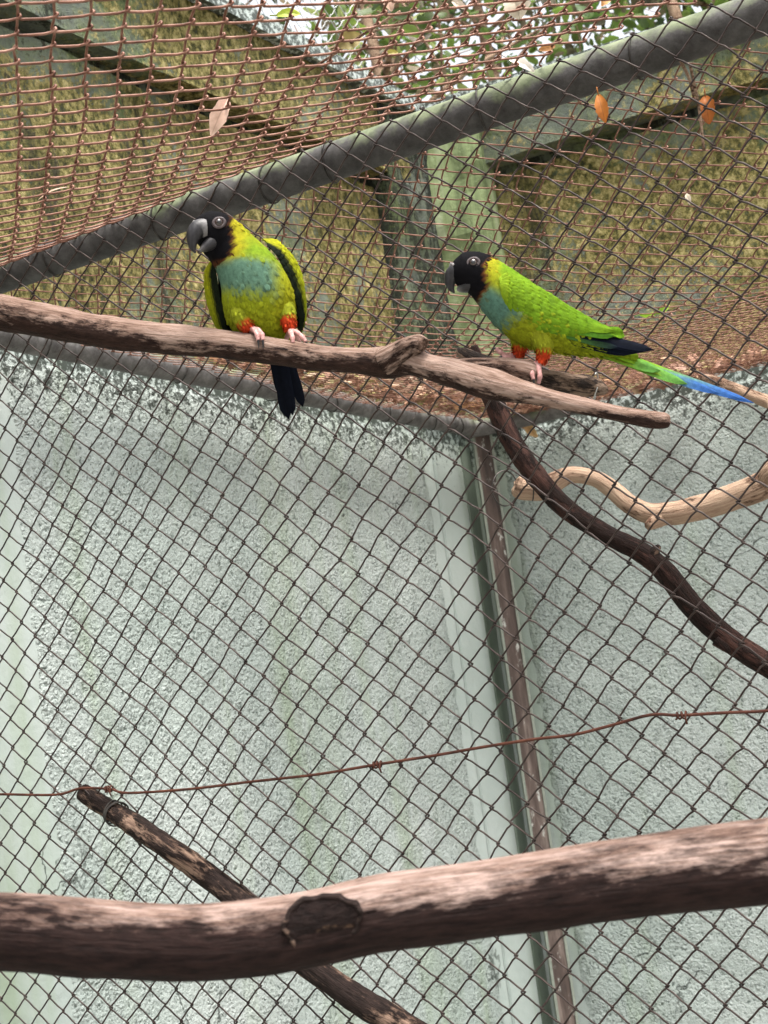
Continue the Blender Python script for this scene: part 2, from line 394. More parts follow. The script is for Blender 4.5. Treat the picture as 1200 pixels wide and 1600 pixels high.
def build_wall(D, Nn, tfar, label, panel_spans, zl, seed):
    r = empty('enclosure_wall', CORNER+D*tfar*.5); tag(r, label, 'wall', 'walls of the enclosure')
    a, b_ = (0., tfar)
    v, f = wbox(a, b_, -.15, 0., 0., ZR+.018, D, Nn); obj('painted_base', v, f, M['smooth_paint'], r, smooth=False)
    for i, (p0, p1) in enumerate(panel_spans): stucco_panel(p0, p1, .05, ZR-.004, D, Nn, r, M['stucco'], seed+i)
    course(a, b_, ZR+.020, zl-.014, D, Nn, r, 'mossy_course', M['moss'], -.012, seed+10)
    v, f = wbox(a, b_, -.15, -.028, zl-.013, zl+.008, D, Nn); obj('shadow_joint', v, f, M['moss_dark'], r, smooth=False)
    course(a, b_, zl+.009, ZT-.002, D, Nn, r, 'upper_course', M['moss'] if tfar < 0 else M['moss_pale'], .022, seed+20)
    v, f = wbox(a, b_, -.19, .045, ZT, ZT+.035, D, Nn); obj('coping', v, f, M['smooth_paint'], r, smooth=False)
    return r
tl_a, tl_b = tpos(on_left(712, 1050), LD), tpos(on_left(62, 1150), LD)
tr_a = tpos(on_right(838, 1100), RD)
wl = build_wall(LD, LN, -4.2, 'pale green stucco wall with a grey pipe along its painted top', [(tl_a, tl_b), (tl_b-.19, -4.1)], ZL, 31)
wr = build_wall(RD, RN, 3.4, 'pale green stucco wall behind the crooked pale branch', [(tr_a, 2.1), (2.25, 3.3)], 2.675, 61)
# pilasters in the corner above the roof mesh: a dark wet one on the left wall, a bright algae one on the right
course(-.22, -.03, ZR+.03, ZT-.004, LD, LN, wl, 'dark_pilaster', M['moss_dark'], .026, 5, .03)
course(.02, .15, ZR+.03, ZT-.004, RD, RN, wr, 'algae_pilaster', M['algae'], .035, 8, .03)
# smooth band beside the corner on both walls, slightly proud
v, f = wbox(-.16, -.045, .001, .007, .02, ZR-.03, LD, LN); obj('smooth_band', v, f, M['smooth_paint'], wl, smooth=False)
v, f = wbox(.03, tr_a-.03, .001, .005, .02, ZR-.03, RD, RN); obj('algae_band', v, f, M['algae_paint'], wr, smooth=False)
v, f = wbox(-.043, -.002, .001, .010, .02, ZR-.03, LD, LN); obj('corner_shade_strip', v, f, M['corner_shade'], wl, smooth=False)  # added strip: corner and post shade painted as dark green

# ------------------------------------------------------------------ pipes and corner post
def pipe(name, pts, r, label, ties, cat='pipe', wob=0.0):
    P = catmull(np.array(pts), 14)
    v, f = tube(P, r, 20)
    o = obj(name, v, f, M['roof_pipe' if name == 'roof_pipe' else 'pipe']); tag(o, label, cat)
    T, A, B = frames(P)
    for k in ties:
        i = int(np.clip(k[0]*(len(P)-1), 1, len(P)-2)); fr = k[0]*(len(P)-1)-i
        c = P[i]*(1-fr)+P[i+1]*fr; ph = np.linspace(.3, .3+2*np.pi*.97, 26)
        Q = c+(r+.0016)*(np.cos(ph)[:, None]*A[i]+np.sin(ph)[:, None]*B[i])+T[i]*(k[1]*np.sin(ph+k[2]))[:, None]
        vv, ff = tube(Q, .0010, 6); obj('tie_wire', vv, ff, M['tie_wire'], o)
    return o, P
FA = np.array([-.43, 1.828]); FB = np.array([.415, 1.352]); FD = unit(np.append(FB-FA, 0)); FN = np.array([-FD[1], FD[0], 0])   # FN points away from the camera
if FN[1] < 0: FN = -FN
pA = on_plane(0, 432, UP, [0, 0, ZR]); pB = on_plane(1200, 18, UP, [0, 0, ZR])
dAB = pB-pA
pr = .0205
def on_roofline(t): return pA+dAB*t
pipe_up, PU = pipe('roof_pipe', [on_roofline(-.32), on_roofline(0.), on_roofline(.5), on_roofline(1.), on_roofline(1.7)], pr,
     'thick grey pipe with green algae carrying the fence below the roof mesh',
     [(.30, .004, 0), (.385, .003, 1), (.46, .004, 2), (.50, .002, .5), (.60, .004, 0), (.69, .003, 2)])
Lp = [CORNER+LD*t+LN*.055+UP*(ZR-.002) for t in (-4.0, -2.5, -1.6, -.8, -.30)]
e0 = CORNER+LD*(-.115)+LN*.06+UP*(ZR-.002)
e1 = CORNER+RD*.16+RN*.055+UP*(ZR-.002)
e2 = CORNER+RD*.30+RN*.055+UP*(ZR+.001)
LPTS = Lp+[e0, CORNER+RD*.055+RN*.075+UP*(ZR-.004), e1, e2]
pipe_lo, PL = pipe('wall_pipe', LPTS, .0195, 'grey pipe along the top of the stucco wall bending into the corner',
     [(x, .012, ph) for x, ph in zip(np.linspace(.22, .60, 11)+rng.normal(size=11)*.006, rng.uniform(0, 6, 11))])
# corner post: rusty face between two painted edges
pc = CORNER+RD*.062+RN*.052
pr_ = empty('corner_post', pc); tag(pr_, 'narrow rusty brown post standing in the wall corner under the pipe', 'post')
xa = unit(np.array([CR[0], CR[1], 0])); ya = np.array([-xa[1], xa[0], 0])
v, f = box(pc-xa*.016-ya*.006+UP*0, xa*.032, ya*.022, UP*(ZR-.016)); obj('post_face', v, f, M['post'], pr_, smooth=False)
for s in (-1, 1):
    v, f = box(pc+xa*(s*.0185-.0026)-ya*.010, xa*.0052, ya*.034, UP*(ZR-.018)); obj('post_edge', v, f, M['post_edge'], pr_, smooth=False)

# ------------------------------------------------------------------ chain link sheets
WR = .00128
def chain_sheet(thing, K0, a, b, nw, nlen, smap, keep, material, wr=WR, sides=5, jit=.0011, bow=.06, seed=3, name='wire', lay=1.9):
    """every zigzag wire is one part; a and b are the two stroke vectors, knuckles shared with the neighbour wire"""
    r = np.random.default_rng(seed); L = np.linalg.norm(a); prog = unit(a+b); e = wr*lay; out = 0
    def warp(q):   # smooth irregularity shared by neighbouring wires
        k = 1/L*.55
        return q+np.stack([smooth_noise(q*k, seed)*L*.075+smooth_noise(q*k*.16, seed+5)*L*.16, smooth_noise(q*k, seed+1)*L*.075+smooth_noise(q*k*.16, seed+6)*L*.16], 1)
    for w in range(-nw[0], nw[1]):
        s0 = K0+w*a-math.floor(w/2)*(a+b)+(a+b)*nlen[0]
        n = (nlen[1]-nlen[0])*2
        kn = np.array([s0+(i+1)//2*a+i//2*b for i in range(n)])
        kn = warp(kn)+r.normal(size=kn.shape)*jit*.45
        ok = keep(kn)
        if ok.sum() < 3: continue
        idx = np.where(ok)[0]; cut = np.where(np.diff(idx) > 1)[0]
        runs = np.split(idx, cut+1); run = max(runs, key=len)
        if len(run) < 3: continue
        i0 = run[0]; kn = kn[run]; m = len(kn)
        side = np.where((np.arange(m)+i0) % 2 == 0, -1., 1.)                 # left or right knuckle
        xd = unit(a-b)                                                      # direction across the wires
        pts = []; dep = []
        for i in range(m):
            front = side[i] > 0                                             # arrives on the a stroke (front) at a right knuckle
            din, dout = (e, -e) if front else (-e, e)
            bx = xd*side[i]
            pts += [kn[i]+bx*wr*.35-prog*wr*1.0, kn[i]+bx*wr*1.7, kn[i]+bx*wr*.35+prog*wr*1.0]; dep += [din*.62, 0., dout*.62]
            if i < m-1:
                d = kn[i+1]-kn[i]; pn = np.array([-d[1], d[0]])
                bw = bow*(1 if front else -1)+r.normal()*.018
                for t in (.3, .7): pts.append(kn[i]+d*t+pn*bw*.8*(1 if not front else 1)*np.sin(np.pi*t)); dep.append(dout)
        P = smap(np.array(pts), np.array(dep))
        ref = unit(smap(np.array([K0+prog*.01]), np.zeros(1))-smap(np.array([K0]), np.zeros(1)))[0]
        v, f = tube(P, wr, sides, ref=ref)
        obj(name, v, f, material, thing); out += 1
    return out

# the fence hangs from the roof pipe on the camera side
AZ, TI = .513, .045
fn = np.array([math.sin(AZ)*math.cos(TI), math.cos(AZ)*math.cos(TI), math.sin(TI)])
fh = np.array([math.cos(AZ), -math.sin(AZ), 0]); fv = np.cross(fh, fn); fv = -fv if fv[2] > 0 else fv
fp0 = (pA+dAB*.5)-fn*(pr+.004)
def fence_pt(x, y): return on_plane(x, y, fn, fp0)
FO = fence_pt(768.3, 624.4)
HW, HV = .0188, .0182
a2 = np.array([HW+.0001, HV]); b2 = np.array([-HW+.0001, HV])
def fence_map(q, d):
    dz = .004*smooth_noise(q*4.0, 77)+.0025*smooth_noise(q*14, 78)
    return FO+q[:, :1]*fh+q[:, 1:2]*fv-(d+dz)[:, None]*fn
tr_ = (on_roofline(.5)-FO)
def fence_top(q):   # sheet v of the pipe top at sheet u
    P = FO+q[:, :1]*fh
    return -(ZR+pr*.75-FO[2])/abs(fv[2])
def fence_keep(q): return (q[:, 1] > fence_top(q)) & (q[:, 1] < FO[2]/abs(fv[2])-.02) & (q[:, 0] > -1.02) & (q[:, 0] < .85)
fence = empty('chain_link_fence', FO*[1, 1, 0]+fv*[1, 1, 0]*1.9)
tag(fence, 'brown weathered chain link fence hanging from the thick pipe behind the parrots', 'fence')
chain_sheet(fence, np.zeros(2), a2, b2, (56, 47), (-24, 66), fence_map, fence_keep, M['fence_wire'], seed=3, bow=.045, wr=.00102, lay=2.0)

# roof mesh over the near cage
def roofz_near(x, y): return CAMZ+.483+.1*x+.086*y
def side_of_pipe(q): return (q[:, 0]-pA[0])*FN[0]+(q[:, 1]-pA[1])*FN[1]        # > 0 beyond the pipe
roof1 = empty('roof_mesh', [0.05, 1.3, ZR]); tag(roof1, 'rusty brown wire mesh roof on the near side of the thick pipe', 'roof mesh')
Lr = .0262; th = -.254; sk = -.078
c2 = Lr*np.array([math.sin(th), math.cos(th)]); r2 = 1.038*Lr*np.array([math.cos(th+sk), -math.sin(th+sk)])
nn = np.array([-.1, -.086, 1.])
q0 = on_plane(31, 53, nn, [0, 0, CAMZ+.483])[:2]
def near_map(q, d):
    s = np.clip(-side_of_pipe(q), 0, None)
    z = roofz_near(q[:, 0], q[:, 1])-.010*np.exp(-((s-.25)/.2)**2)+.004*smooth_noise(q*5, 91)
    pz = ZR+pr*.9; k = np.exp(-s/.05); z = z*(1-k)+pz*k
    return np.stack([q[:, 0], q[:, 1], z-d], 1)
def near_keep(q): return (side_of_pipe(q) < -.004) & (q[:, 1] > .62) & (q[:, 0] > -.75) & (q[:, 0] < .9)
chain_sheet(roof1, q0, r2, c2, (70, 70), (-50, 60), near_map, near_keep, M['roof_wire'], seed=11, bow=.04, wr=.00118, lay=2.4)

# roof mesh of the far cage, sagging between the pipe and the back walls
def far_depth(q):
    s = side_of_pipe(q); lw = (q-CORNER[:2])@LN[:2]; rw = (q-CORNER[:2])@RN[:2]
    return s, lw, rw
def far_map(q, d):
    s, lw, rw = far_depth(q)
    k = 45.; e3 = np.exp(-k*.27*np.clip(s, 0, None))+np.exp(-k*.22*np.clip(lw-.04, 0, None))+np.exp(-k*.115*np.clip(rw-.01, 0, None))
    sag = np.clip(-np.log(e3)/k+.012, 0, None)
    z = ZR+.018-sag+.007*smooth_noise(q*3.2, 95)*np.clip(sag/.05, 0, 1)
    return np.stack([q[:, 0], q[:, 1], z-d], 1)
def far_keep(q):
    s, lw, rw = far_depth(q); return (s > .012) & (lw > .028) & (rw > .012) & (q[:, 0] < 1.55)
roof2 = empty('roof_mesh', [0.3, 2.3, ZR]); tag(roof2, 'sagging rusty mesh roof strewn with dead leaves beyond the thick pipe', 'roof mesh')
L2 = .0266; th2 = -.21; sk2 = .05
c3 = L2*np.array([math.sin(th2), math.cos(th2)]); r3 = L2*np.array([math.cos(th2+sk2), -math.sin(th2+sk2)])
q1 = on_plane(983.75, 260, UP, [0, 0, ZR-.07])[:2]
chain_sheet(roof2, q1, r3, c3, (110, 95), (-75, 75), far_map, far_keep, M['roof_wire'], seed=21, bow=.05, sides=4, wr=.00095, lay=2.4)

# pale netting standing on the coping beyond the roof
WO = CORNER-LN*.10+UP*(ZT+.035)
def net_map(q, d): return WO+q[:, :1]*LD+q[:, 1:2]*UP+(d+.006*smooth_noise(q*5, 44))[:, None]*LN
net = empty('wire_netting', WO-LD*.5); tag(net, 'pale galvanised netting standing on top of the stucco wall', 'netting')
chain_sheet(net, np.zeros(2), np.array([.024, .024]), np.array([-.024, .024]), (60, 2), (-1, 15), net_map, lambda q: (q[:, 1] > -.002) & (q[:, 1] < .55) & (q[:, 0] > -1.3) & (q[:, 0] < 0), M['pale_wire'], wr=.0011, sides=4, seed=55)
# tension wire threaded through the fence, with twisted ties
tw = [(-60, 1242), (0, 1240), (90, 1241), (130, 1231), (175, 1232), (205, 1238), (300, 1232), (400, 1220), (500, 1209), (590, 1194), (680, 1180), (760, 1166), (840, 1154), (900, 1147), (960, 1132), (1020, 1116), (1066, 1117), (1130, 1113), (1200, 1110), (1290, 1100)]
P = catmull(np.array([fence_pt(*q)-fn*(.0050 if i % 2 else .0042) for i, q in enumerate(tw)]), 5)
v, f = tube(P, .0015, 6); ten = obj('tension_wire', v, f, M['rust_wire'])
tag(ten, 'single rusty wire strung across the fence above the low branch', 'wire')
for (x, y) in [(173, 1232), (592, 1194), (1066, 1117)]:
    c = fence_pt(x, y)-fn*.005; ph = np.linspace(0, 2*np.pi*2.6, 40)
    Q = c+fh*(np.linspace(-.005, .006, 40))[:, None]+.0032*(np.cos(ph)[:, None]*fv+np.sin(ph)[:, None]*fn)
    Q = np.concatenate([Q, Q[-1:]+fv*.006-fn*.003, Q[-1:]+fv*.011-fn*.001]); vv, ff = tube(Q, .0010, 5); obj('twist_tie', vv, ff, M['rust_wire'], ten)

# ------------------------------------------------------------------ branches
def branch_mesh(ctrl, m, seed, s=20, per=8, rough=.07, knots=(), cutend=(True, True)):
    """ctrl: rows of (world xyz, radius in m); gives verts, faces and grain coordinates"""
    C = catmull(np.array(ctrl, float), per); P, R = C[:, :3], np.maximum(C[:, 3], .0006)
    T, A, B = frames(P); L = np.concatenate([[0], np.cumsum(np.linalg.norm(np.diff(P, axis=0), axis=1))])
    ph = np.arange(s)/s*2*np.pi; V = []; G = []
    for i in range(len(P)):
        dirs = np.cos(ph)[:, None]*A[i]+np.sin(ph)[:, None]*B[i]
        q = np.stack([np.full(s, L[i]/R.mean()*.55), np.cos(ph)*1.4, np.sin(ph)*1.4], 1)
        k = 1+rough*smooth_noise(q, seed)+rough*.45*smooth_noise(q*3.3, seed+1)
        for (kl, kp, ka, kw) in knots:
            dd = np.angle(np.exp(1j*(ph-kp))); k = k+ka*np.exp(-((L[i]-kl*L[-1])/(kw*R[i]))**2-(dd/.7)**2)
        rr = R[i]*k
        V.append(P[i]+dirs*rr[:, None]); G.append(np.stack([np.full(s, L[i]), rr*np.cos(ph), rr*np.sin(ph)], 1))
    F = ring_faces(len(P), s, False); n = len(P)
    V = np.concatenate(V); G = np.concatenate(G)
    for end, i in ((0, 0), (1, n-1)):     # rough cut ends: inner ring and centre
        c = P[i]+T[i]*R[i]*(-.12 if end == 0 else .12); b0 = len(V)
        ring = V[i*s:(i+1)*s]; inner = c+(ring-P[i])*.6+T[i]*(rng.normal(size=s)*R[i]*.08)[:, None]
        V = np.concatenate([V, inner, [c+T[i]*R[i]*.03]]); G = np.concatenate([G, G[i*s:(i+1)*s]*[1, .6, .6]+[R[i]*.3, 0, 0], [[L[i], 0, 0]]])
        for j in range(s):
            k = (j+1) % s; q = [i*s+j, i*s+k, b0+k, b0+j]; t = [b0+j, b0+k, b0+s]
            F += [q[::-1], t[::-1]] if end == 0 else [q, t]
    return V, F, G
def pxctrl(rows): return [(*at(x, y, d), r*d/FPX) for x, y, d, r in rows]
def branch(name, rows, m, label, seed, cat='branch', parent=None, **kw):
    V, F, G = branch_mesh(pxctrl(rows), m, seed, **kw)
    o = obj(name, V, F, m, parent, vec=G)
    if label: tag(o, label, cat)
    return o
# perch (from the left wall outside the frame to its free tip)
perch = branch('perch_branch', [(-560, 372, 1.66, 30), (-260, 440, 1.58, 29), (0, 489, 1.50, 28), (90, 505, 1.48, 26.5), (167, 519, 1.46, 25.5), (250, 529, 1.445, 24.5), (333, 536, 1.43, 23), (420, 547, 1.415, 21.5), (500, 560, 1.40, 20),
    (560, 564, 1.385, 20.5), (600, 567, 1.38, 25), (635, 563, 1.37, 25), (665, 572, 1.355, 19.5), (710, 583, 1.34, 23), (760, 599, 1.322, 25), (810, 611, 1.307, 19), (860, 623, 1.295, 14.5), (920, 636, 1.285, 13), (975, 648, 1.275, 12.5), (1015, 655, 1.27, 13.5), (1038, 657, 1.266, 12.5), (1046, 657, 1.265, 9)],
    M['perch'], 'long thick weathered branch with a sawn knob that both parrots perch on', 5, rough=.055, s=24, per=9)
branch('cut_knob', [(600, 566, 1.372, 22), (622, 554, 1.364, 21), (638, 544, 1.356, 18), (652, 538, 1.350, 15), (660, 538, 1.347, 12.5), (662, 539, 1.346, 9)], M['perch'], None, 6, parent=perch, rough=.06)
branch('fork_stub', [(700, 580, 1.342, 18), (745, 574, 1.334, 15), (780, 574, 1.329, 16), (812, 578, 1.325, 17.5), (832, 583, 1.324, 16.5), (839, 586, 1.324, 11)], M['perch'], None, 8, parent=perch, rough=.05)
# dark broken piece behind the perch, wired to the fence
stub = branch('broken_branch', [(716, 545, 1.372, 4), (724, 552, 1.370, 10), (760, 570, 1.364, 14), (810, 584, 1.358, 17), (850, 592, 1.36, 17), (890, 599, 1.37, 17), (922, 604, 1.38, 15.5), (940, 608, 1.39, 10), (946, 611, 1.395, 5)],
    M['stub_wood'], 'short dark broken branch with a wire loop behind the fork of the perch', 9, rough=.14)
ph = np.linspace(-.6, 4.6, 24); c = at(932, 604, 1.385)
Q = c+(np.cos(ph)[:, None]*CU*.0125+np.sin(ph)[:, None]*(CW*.0125)+CR*(.003*np.sin(ph*1.3))[:, None]); v, f = tube(Q, .0007, 5); obj('wire_loop', v, f, M['pale_wire'], stub)
# dark leaning branch behind the fence
diag = branch('leaning_branch', [(735, 545, 1.66, 13), (765, 612, 1.655, 16), (800, 690, 1.64, 17), (838, 745, 1.62, 16.5), (888, 797, 1.60, 15.5), (950, 836, 1.58, 15.5), (1000, 862, 1.57, 17), (1035, 890, 1.56, 17.5), (1080, 945, 1.55, 18), (1130, 992, 1.54, 18.5), (1200, 1040, 1.53, 19), (1330, 1120, 1.52, 20), (1700, 1390, 1.58, 22), (2150, 1900, 1.72, 24), (2500, 3150, 1.75, 26)],
    M['dark_wood'], 'dark brown crooked branch leaning diagonally in front of the pale branch', 14, rough=.07)
branch('snapped_twig', [(1014, 872, 1.565, 12), (1022, 862, 1.560, 9), (1030, 853, 1.556, 4)], M['mottled_wood'], None, 15, parent=diag)
branch('bark_bump', [(1120, 1000, 1.535, 10), (1134, 1012, 1.53, 7), (1140, 1020, 1.528, 3)], M['dark_wood'], None, 16, parent=diag)
# pale crooked branch behind it
pale = branch('crooked_branch', [(806, 757, 1.80, 15), (818, 762, 1.80, 18.5), (845, 764, 1.79, 17.5), (868, 752, 1.785, 16), (893, 742, 1.78, 13.5), (928, 747, 1.775, 13), (955, 763, 1.77, 14.5), (985, 789, 1.76, 15.5), (1018, 803, 1.75, 17), (1060, 801, 1.74, 19), (1110, 789, 1.73, 20), (1150, 775, 1.72, 21), (1200, 755, 1.71, 22.5), (1300, 705, 1.70, 24), (1900, 560, 1.9, 27), (2500, 330, 2.26, 30)],
    M['pale_wood'], 'pale peeled crooked branch tied by a wire loop behind the fence', 18, rough=.05, s=24)
branch('side_stub', [(1040, 805, 1.745, 15), (1022, 816, 1.74, 11), (1012, 823, 1.736, 7)], M['pale_wood'], None, 19, parent=pale)
ph = np.linspace(0, 2*np.pi*1.05, 40); c = at(789, 763, 1.79)
Q = c+(np.cos(ph)[:, None]*CR*.0165+np.sin(ph)[:, None]*CU*.0205+CW*(.022*np.cos(ph))[:, None]); v, f = tube(Q, .0009, 5); obj('wire_loop', v, f, M['tie_wire'], pale)
Q = at(832, 764, 1.79)+(np.cos(ph)[:, None]*CU+np.sin(ph)[:, None]*CW)*.0138; v, f = tube(Q, .0008, 5); obj('binding_wire', v, f, M['tie_wire'], pale)
branch('thin_branch', [(1098, 590, 2.02, 6), (1120, 597, 2.0, 8.5), (1150, 608, 1.98, 9), (1200, 628, 1.95, 10.5), (1300, 668, 1.93, 12), (1900, 800, 2.05, 14), (2450, 900, 2.3, 16)], M['pale_wood'], 'thin brown branch just under the sagging roof mesh beyond the tail feathers', 23, rough=.08)
# low branch: its tip pokes through the fence and is wired to it
fd = lambda x, y: float(np.dot(fence_pt(x, y)-CAM, CW))
low = branch('low_branch', [(127, 1237, fd(127, 1237)+.012, 11), (134, 1241, fd(134, 1241)+.012, 14), (175, 1267, fd(175, 1267)+.006, 16), (215, 1292, fd(215, 1292)-.012, 17), (265, 1326, fd(265, 1326)-.03, 18.5), (330, 1372, 1.70, 19), (400, 1428, 1.66, 20), (480, 1505, 1.62, 21), (560, 1562, 1.58, 21.5), (640, 1608, 1.54, 22), (760, 1690, 1.48, 24), (980, 1860, 1.42, 26), (1200, 2500, 1.2, 28), (1150, 4300, .72, 30)],
    M['mottled_wood'], 'mottled bark branch rising to the fence and bound to it with black wire', 27, rough=.10, s=22)
c = at(178, 1269, fd(175, 1267)+.004)
for k in range(4):
    ph = np.linspace(0, 2*np.pi, 26); tdir = unit(at(215, 1292, fd(215, 1292)-.012)-at(134, 1241, fd(134, 1241)+.012)); u1 = unit(np.cross(tdir, CW)); u2 = np.cross(tdir, u1)
    Q = c+tdir*(.004*k-.006)+(.0122+.0008*k)*(np.cos(ph)[:, None]*u1+np.sin(ph)[:, None]*u2)+tdir*(.003*np.sin(ph+k))[:, None]; v, f = tube(Q, .0010, 5); obj('binding_wire', v, f, M['tie_wire'], low)
# big foreground log
DL = .80
log = branch('perch_log', [(-2600, 1330, 1.02, 70), (-900, 1400, .86, 62), (-200, 1450, DL, 60), (0, 1455, DL, 60), (150, 1466, DL, 59), (300, 1473, DL, 58.5), (400, 1465, DL, 58.5), (500, 1449, DL, 58.5), (600, 1427, DL, 59), (800, 1399, DL, 60.5), (1000, 1369, DL, 63), (1200, 1345, DL, 67), (1500, 1310, DL, 70), (3200, 1190, .87, 75), (4300, 1120, .90, 78)],
    M['log_wood'], 'thick worn log with a dark oval knot crossing the front of the cage', 33, cat='log', rough=.028, s=40, per=16)
# oval knot scar: sunken face with a torn pale rim
kc = at(503, 1445, DL-.0206); kx = unit(CR+.25*CU); ky = unit(CU-.25*CR); ph = np.arange(40)/40*2*np.pi
rows = []; wob = 1+.05*np.sin(3*ph+1)+.035*np.sin(7*ph)+.03*np.sin(13*ph+2)
def knot_ring(rr, dz): return kc+np.outer(np.cos(ph)*rr*wob*.0190, kx)+np.outer(np.sin(ph)*rr*wob*.0128, ky)+CW*(dz+.0047*(np.sin(ph)*rr*wob)**2)[:, None]
for rr, dz in ((1.10, .004), (1.0, .0004), (.92, .0006), (.80, .0008), (.5, .0008), (.2, .0006)): rows.append(knot_ring(rr, dz))
rim = knot_ring(1.02, .0006); rim = np.concatenate([rim, rim[:1]])
v, f = tube(rim, .0012*(1+.5*np.sin(np.arange(41)*1.7)*np.cos(np.arange(41)*.6)), 7, ref=CW); obj('knot_rim', v, f, M['mottled_wood'], log, vec=v*1.0)
V = np.concatenate(rows); F = ring_faces(6, 40, True); G = np.concatenate([np.stack([np.cos(ph)*.03*q, np.sin(ph)*.012*q, np.cos(ph*2)*.004*q], 1) for q in (1.1, 1., .9, .75, .5, .2)])
obj('knot_scar', V, F, M['knot_wood'], log, vec=G)

# ------------------------------------------------------------------ parrots
def feather_batch(B, T, Nn, L, W, C, lift=.12, C2=None):
    """B base points, T directions, Nn outward normals; one curved blade per feather"""
    n = len(B); S = unit(np.cross(T, Nn)); st = [(0., .45, 0.), (.38, 1., .8), (.78, .86, 1.), (1., .22, .75)]
    V = []; K = []
    L = np.broadcast_to(L, (n,)); W = np.broadcast_to(W, (n,))
    C2 = C if C2 is None else C2
    for s, w, h in st:
        ctr = B+T*(L*s)[:, None]+Nn*(L*lift*h)[:, None]
        for k in (-1, 0, 1):
            V.append(ctr+S*(k*W*w*.5)[:, None]-Nn*(abs(k)*W*.16)[:, None]); t = min(1, s*.9); K.append((C*(1-t)+C2*t)*(1.0 if k else .86))
    V = np.stack(V, 1).reshape(-1, 3); K = np.stack(K, 1).reshape(-1, 3)
    loc = [[r*3+c, r*3+c+1, (r+1)*3+c+1, (r+1)*3+c] for r in range(3) for c in range(2)]
    F = (np.arange(n)[:, None, None]*12+np.array(loc)[None]).reshape(-1, 4)
    return V, F, K

